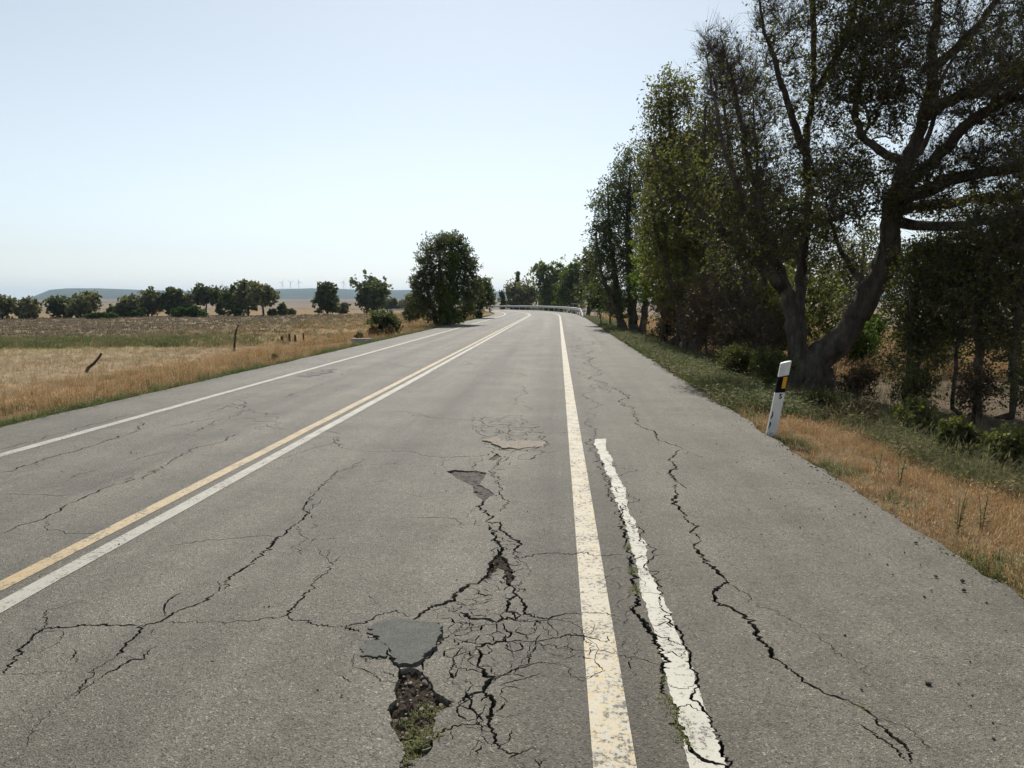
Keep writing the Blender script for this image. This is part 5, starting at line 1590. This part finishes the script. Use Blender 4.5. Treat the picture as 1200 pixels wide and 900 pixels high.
# single weeds that stand out
WD = [('tall green weed just left of the marker post', 892, 478, .34), ('green weed between marker post and gum tree', 884, 468, .28), ('tall green weed in the dry grass below the shade', 1054, 570, .34),
      ('green weed stalk left of the tall one in the dry grass', 1030, 558, .26), ('upright green weed near the right edge of the verge', 1121, 632, .34), ('dark green weed stalk right of the upright one', 1150, 625, .28),
      ('leafy weed right behind the marker post', 932, 492, .40)]
for k, (lab, u, v, h) in enumerate(WD):
    g0 = on_ground(u, v)
    root = bpy.data.objects.new('weed_plant', None); COL.objects.link(root); root.location = g0; root['label'] = lab; root['category'] = 'weed'; root['group'] = 'weeds on the right verge'
    rr = random.Random(900 + k); st = Geo(); lv = Geo()
    for s_ in range(3):
        hx_, hy_ = rr.uniform(-.05, .05), rr.uniform(-.05, .05); H = h * rr.uniform(.7, 1.1)
        pts = [(0, 0, -.03), (hx_ * .4, hy_ * .4, H * .5), (hx_, hy_, H)]
        st.tube(pts, [.004, .003, .0015], 4)
        for j in range(16):
            t = rr.uniform(.12, 1); c = Vector((hx_ * t, hy_ * t, H * t)); a = rr.uniform(0, 6.28)
            d = Vector((math.cos(a), math.sin(a), rr.uniform(.1, .7))) * (.055 * (1.15 - .7 * t)); sd = Vector((-d.y, d.x, 0)) * .28
            lv.add([c, c + d * .5 + sd, c + d, c + d * .5 - sd], [(0, 1, 2, 3)])
    link('stem', st.mesh('stem', MAT['moss']), root)
    me = lv.mesh('foliage', MAT['moss']); at = me.attributes.new('tint', 'FLOAT', 'POINT'); at.data.foreach_set('value', rng.uniform(.3, .9, len(me.vertices)).astype(np.float32))
    link('foliage', me, root)

# ------------------------------------------------------------------ roadside things
# marker post
x, y = on_road(905, 507)
pz = tz(x + .05, y)
post = bpy.data.objects.new('marker_post', None); COL.objects.link(post)
post.location = (ROAD_R + .06, y, min(pz, -.06))
post.rotation_euler = (math.radians(2), math.radians(8.5), math.radians(4))
post['label'] = 'leaning white plastic marker post with black band, amber reflector and number 5'; post['category'] = 'marker post'
W0 = .060
def panel(poly, y0, y1):
    g = Geo(); g.prism(poly, y0, y1); return g
def post_part(nm, zl0, zr0, zl1, zr1, mat, w=W0, grow_=0.0, label=None):
    """front flat, back rounded; slanted ends"""
    n = 7
    prof = [(-w, -.020 - grow_)] + [(w, -.020 - grow_)] + [(math.cos(a) * (w + 0), .012 + math.sin(a) * .045) for a in np.linspace(0, math.pi, n)]
    g = Geo(); m = len(prof)
    def zz(xx, a, b): return a + (b - a) * (xx + w) / (2 * w)
    vs = [(px, py, zz(px, zl0, zr0)) for px, py in prof] + [(px, py, zz(px, zl1, zr1)) for px, py in prof]
    fs = [tuple(range(m - 1, -1, -1)), tuple(range(m, 2 * m))] + [(i, (i + 1) % m, m + (i + 1) % m, m + i) for i in range(m)]
    g.add(vs, fs)
    me = g.mesh(nm, mat)
    bm = bmesh.new(); bm.from_mesh(me); bmesh.ops.recalc_face_normals(bm, faces=bm.faces[:])
    bmesh.ops.bevel(bm, geom=[e for e in bm.edges if e.calc_face_angle(0) > .7], offset=.003, segments=2, affect='EDGES'); bm.to_mesh(me); bm.free()
    return link(nm, me, post, label=label)
body_part = post_part('post_body', -.25, -.25, .575, .600, MAT['plastic'], label='white lower part')
band_part = post_part('black_band', .576, .601, .770, .812, MAT['black'], W0 - .003)
post_part('post_cap', .771, .813, .935, .985, MAT['plastic'], label='white slanted top')
g = Geo(); g.prism([(.000, .640), (.046, .648), (.046, .790), (.000, .782)], -.030, -.017)
link('reflector', g.mesh('reflector', MAT['amber']), band_part, label='amber reflector on the black band')
fc = bpy.data.curves.new('number_text', 'FONT'); fc.body = '5'; fc.size = .085; fc.extrude = .0012; fc.offset = .0022; fc.align_x = 'CENTER'
fo = bpy.data.objects.new('number_text', fc); COL.objects.link(fo)
bpy.context.view_layer.update()
nme = bpy.data.meshes.new_from_object(fo.evaluated_get(bpy.context.evaluated_depsgraph_get()))
COL.objects.unlink(fo); bpy.data.objects.remove(fo)
nme.materials.clear(); nme.materials.append(MAT['black'])
no = link('number', nme, body_part, label='black number 5'); no.rotation_euler = (math.pi / 2, 0, 0); no.location = (.012, -.0225, .515)
for pts in ([(-.0595, .25), (-.040, .265), (-.030, .30), (-.036, .335), (-.050, .35), (-.046, .31)], [(-.0595, .12), (-.040, .16), (-.030, .20), (-.052, .225), (-.054, .17)]):
    g = Geo(); g.prism(pts, -.0225, -.0195); link('scrape', g.mesh('scrape', MAT['scuff']), body_part)

# guardrail round the outside of the bend
gr = bpy.data.objects.new('guardrail', None); COL.objects.link(gr)
T0 = 70.0
p0 = road_point(2.35, T0); gr.location = (p0[0], p0[1], 0)
gr['label'] = 'galvanised steel guardrail along the outside of the bend'; gr['category'] = 'guardrail'
def gr_pt(s, t, z):
    p = road_point(s, t); return (p[0] - gr.location.x, p[1] - gr.location.y, p[2] + z)
prof = [(-.02, -.155), (.035, -.12), (.035, -.07), (-.02, -.03), (-.02, .03), (.035, .07), (.035, .12), (-.02, .155)]
def rail_z(t): return .62 - .55 * (1 - min(1.0, (t - T0) / 9.0)) ** 1.3
ts = list(np.arange(T0, T0 + 12, 1.0)) + list(np.arange(T0 + 12, T0 + 190, 2.0))
vs, fs = [], []
for t in ts:
    for a, b in prof:
        vs.append(gr_pt(2.35 - a, t, rail_z(t) + b))
m = len(prof)
for i in range(len(ts) - 1):
    for j in range(m - 1):
        fs.append((i * m + j, i * m + j + 1, (i + 1) * m + j + 1, (i + 1) * m + j))
beam = link('beam', mesh_from('beam', np.array(vs), fs, [MAT['galv']]), gr)
sm = beam.modifiers.new('thickness', 'SOLIDIFY'); sm.thickness = .006
pm = Geo().box(0, 0, 0, .10, .06, 1.0).mesh('guardrail_post', MAT['galv'])
for i, t in enumerate(np.arange(T0 + 2, T0 + 188, 4.0)):
    o = link('guardrail_post', pm, gr); c = gr_pt(2.47, float(t), 0)
    o.location = (c[0], c[1], c[2] + rail_z(float(t)) - .42); o.rotation_euler.z = max(0, (t - CURVE_Y) / CURVE_R)

# posts in the left field
def stick(name, label, pts_px, vb, rr, cat='stake', group=None):
    """a crooked piece of wood standing on the ground; pts_px are (u, v) from foot to tip"""
    g0 = on_ground(*pts_px[0])
    root_pts = [Vector(at_depth(u, v, g0.y + dd)) - g0 for (u, v), dd in zip(pts_px, [0, .05, -.05, .1, .15, .1])]
    root_pts[0].z -= .15
    g = Geo(); n = len(root_pts)
    g.tube(root_pts, [rr * (1 - .35 * i / (n - 1)) for i in range(n)], 7, .35)
    return link(name, g.mesh(name, MAT['wood']), label=label, cat=cat, group=group, loc=g0)
stick('leaning_stake', 'dark crooked stake leaning right in the left field', [(98, 436), (104, 431), (110, 426), (115, 420), (119, 414)], 0, .055)
stick('fence_stake', 'tall thin bent fence stake standing in the left field', [(274.5, 412), (275, 402), (276, 391), (278, 384), (280, 381)], 0, .050)
stick('old_stump_post', 'leftmost short dark stump post among the verge weeds', [(333, 403), (331, 398), (330, 394)], 0, .09)
stick('old_stump_post', 'second dark stump post, standing straight', [(340, 400), (339, 395), (339, 391.5)], 0, .075)
stick('old_stump_post', 'third dark stump post beside the straight one', [(346.5, 401), (346, 396), (345.5, 392.5)], 0, .075)
stick('old_stump_post', 'rightmost thin stump post of the four', [(355.5, 399), (355.5, 394), (355, 390.5)], 0, .05)
b0 = on_ground(800, 396)
g = Geo(); a = Vector(at_depth(780, 392, 30)) ; a.z = tz(a.x, a.y) + .08; b_ = Vector(at_depth(836, 370, 31.5))
pts = [a + (b_ - a) * t for t in np.linspace(0, 1, 7)]
g.tube([p - a for p in pts], [.13, .16, .17, .17, .16, .14, .12], 9, .2)
link('fallen_log', g.mesh('fallen_log', MAT['bark_dark']), label='dark fallen log propped in the dry grass under the wood', cat='log', loc=a)
# concrete culvert head at the left road edge
c0 = on_ground(424, 402)
g = Geo().box(0, 0, .05, .8, .32, .26).box(.25, -.21, -.02, .22, .10, .26)
link('culvert_block', g.mesh('culvert_block', MAT['concrete']), label='pale concrete block at the left road edge by the dark bush', cat='concrete block', loc=c0)
# pale rail fence and low wall beyond the guardrail
fb = behind(690, 96)
ff = bpy.data.objects.new('rail_fence', None); COL.objects.link(ff); ff.location = fb; ff['label'] = 'pale rail fence glimpsed where the wood begins past the guardrail'; ff['category'] = 'fence'
for k in range(5):
    link('fence_post', Geo().box(-2 + k * 1.4, 0, .8, .10, .10, 2.0).mesh('fence_post', MAT['concrete']), ff)
for z in (.75, 1.25, 1.7):
    link('rail', Geo().box(.8, -.09, z, 6.2, .05, .14).mesh('rail', MAT['concrete']), ff)
wb = behind(640, 185)
ww = bpy.data.objects.new('concrete_parapet', None); COL.objects.link(ww); ww.location = wb; ww['label'] = 'long low concrete parapet beyond the guardrail between two trees'; ww['category'] = 'parapet'
link('wall', Geo().box(0, 0, .9 - wb.z * .3, 9, .3, 2.6).mesh('wall', MAT['concrete']), ww)
link('coping', Geo().box(0, 0, 2.27 - wb.z * .3, 9.3, .45, .14).mesh('coping', MAT['concrete']), ww)

# wind turbines on the far ridge
tw = Geo().tube([(0, 0, -8), (0, 0, 25), (0, 0, 50)], [1.9, 1.5, 1.1], 8).mesh('tower', MAT['turbine'])
nc = Geo().box(0, 1, 51, 3, 8, 3).mesh('nacelle', MAT['turbine'])
bl = Geo().add([(-.8, -3.4, 0), (.8, -3.2, 0), (1.4, -3.3, 6), (.3, -3.4, 25), (-.3, -3.4, 25), (-1.2, -3.5, 6), (-.8, -3.0, 0), (.8, -2.8, 0), (1.4, -2.9, 6), (.3, -3.2, 25), (-.3, -3.2, 25), (-1.2, -3.1, 6)],
             [(0, 1, 2, 5), (5, 2, 3, 4), (11, 8, 7, 6), (10, 9, 8, 11), (1, 7, 8, 2), (2, 8, 9, 3), (3, 9, 10, 4), (4, 10, 11, 5), (5, 11, 6, 0)]).mesh('blade', MAT['turbine'])
TL = ['lone wind turbine on the ridge above the umbrella-shaped tree', 'leftmost of three close wind turbines on the ridge', 'middle one of three close wind turbines on the ridge', 'rightmost of three close wind turbines on the ridge', 'left wind turbine of the pair right of the notched tree', 'right wind turbine of the pair right of the notched tree']
for i, u in enumerate((261, 331, 341, 350.5, 403, 411)):
    dd = 4250.0; p = at_depth(u, 345, dd)
    t_ = np.arctan2(p.x, p.y); rr_ = math.hypot(p.x, p.y)
    hr = float(np.interp(654 + 870 * math.tan(t_), [230, 300, 360, 400, 440], [8, 10.5, 12.5, 12, 11])) / 870 * 4200
    root = bpy.data.objects.new('wind_turbine', None); COL.objects.link(root); root.location = (p.x, p.y, hr - 3); root['label'] = TL[i]; root['category'] = 'wind turbine'; root['group'] = 'wind turbines on the ridge'
    link('tower', tw, root); nac = link('nacelle', nc, root)
    for k in range(3):
        o = link('blade', bl, nac, loc=(0, 0, 51)); o.rotation_euler.y = math.radians(120 * k + 35 * i)

# ------------------------------------------------------------------ the hazy summer air
hb = Geo().box(0, 2500, 60, 16000, 12000, 140)
hm = bpy.data.materials.new('summer_haze'); hm.use_nodes = True
hn = hm.node_tree.nodes; hn.remove(hn['Principled BSDF'])
pv = hn.new('ShaderNodeVolumePrincipled'); pv.inputs['Density'].default_value = 1.1e-4; pv.inputs['Color'].default_value = (.60, .80, 1, 1); pv.inputs['Anisotropy'].default_value = .2
hm.node_tree.links.new(pv.outputs[0], hn['Material Output'].inputs['Volume'])
link('haze', hb.mesh('haze', hm), kind='stuff')
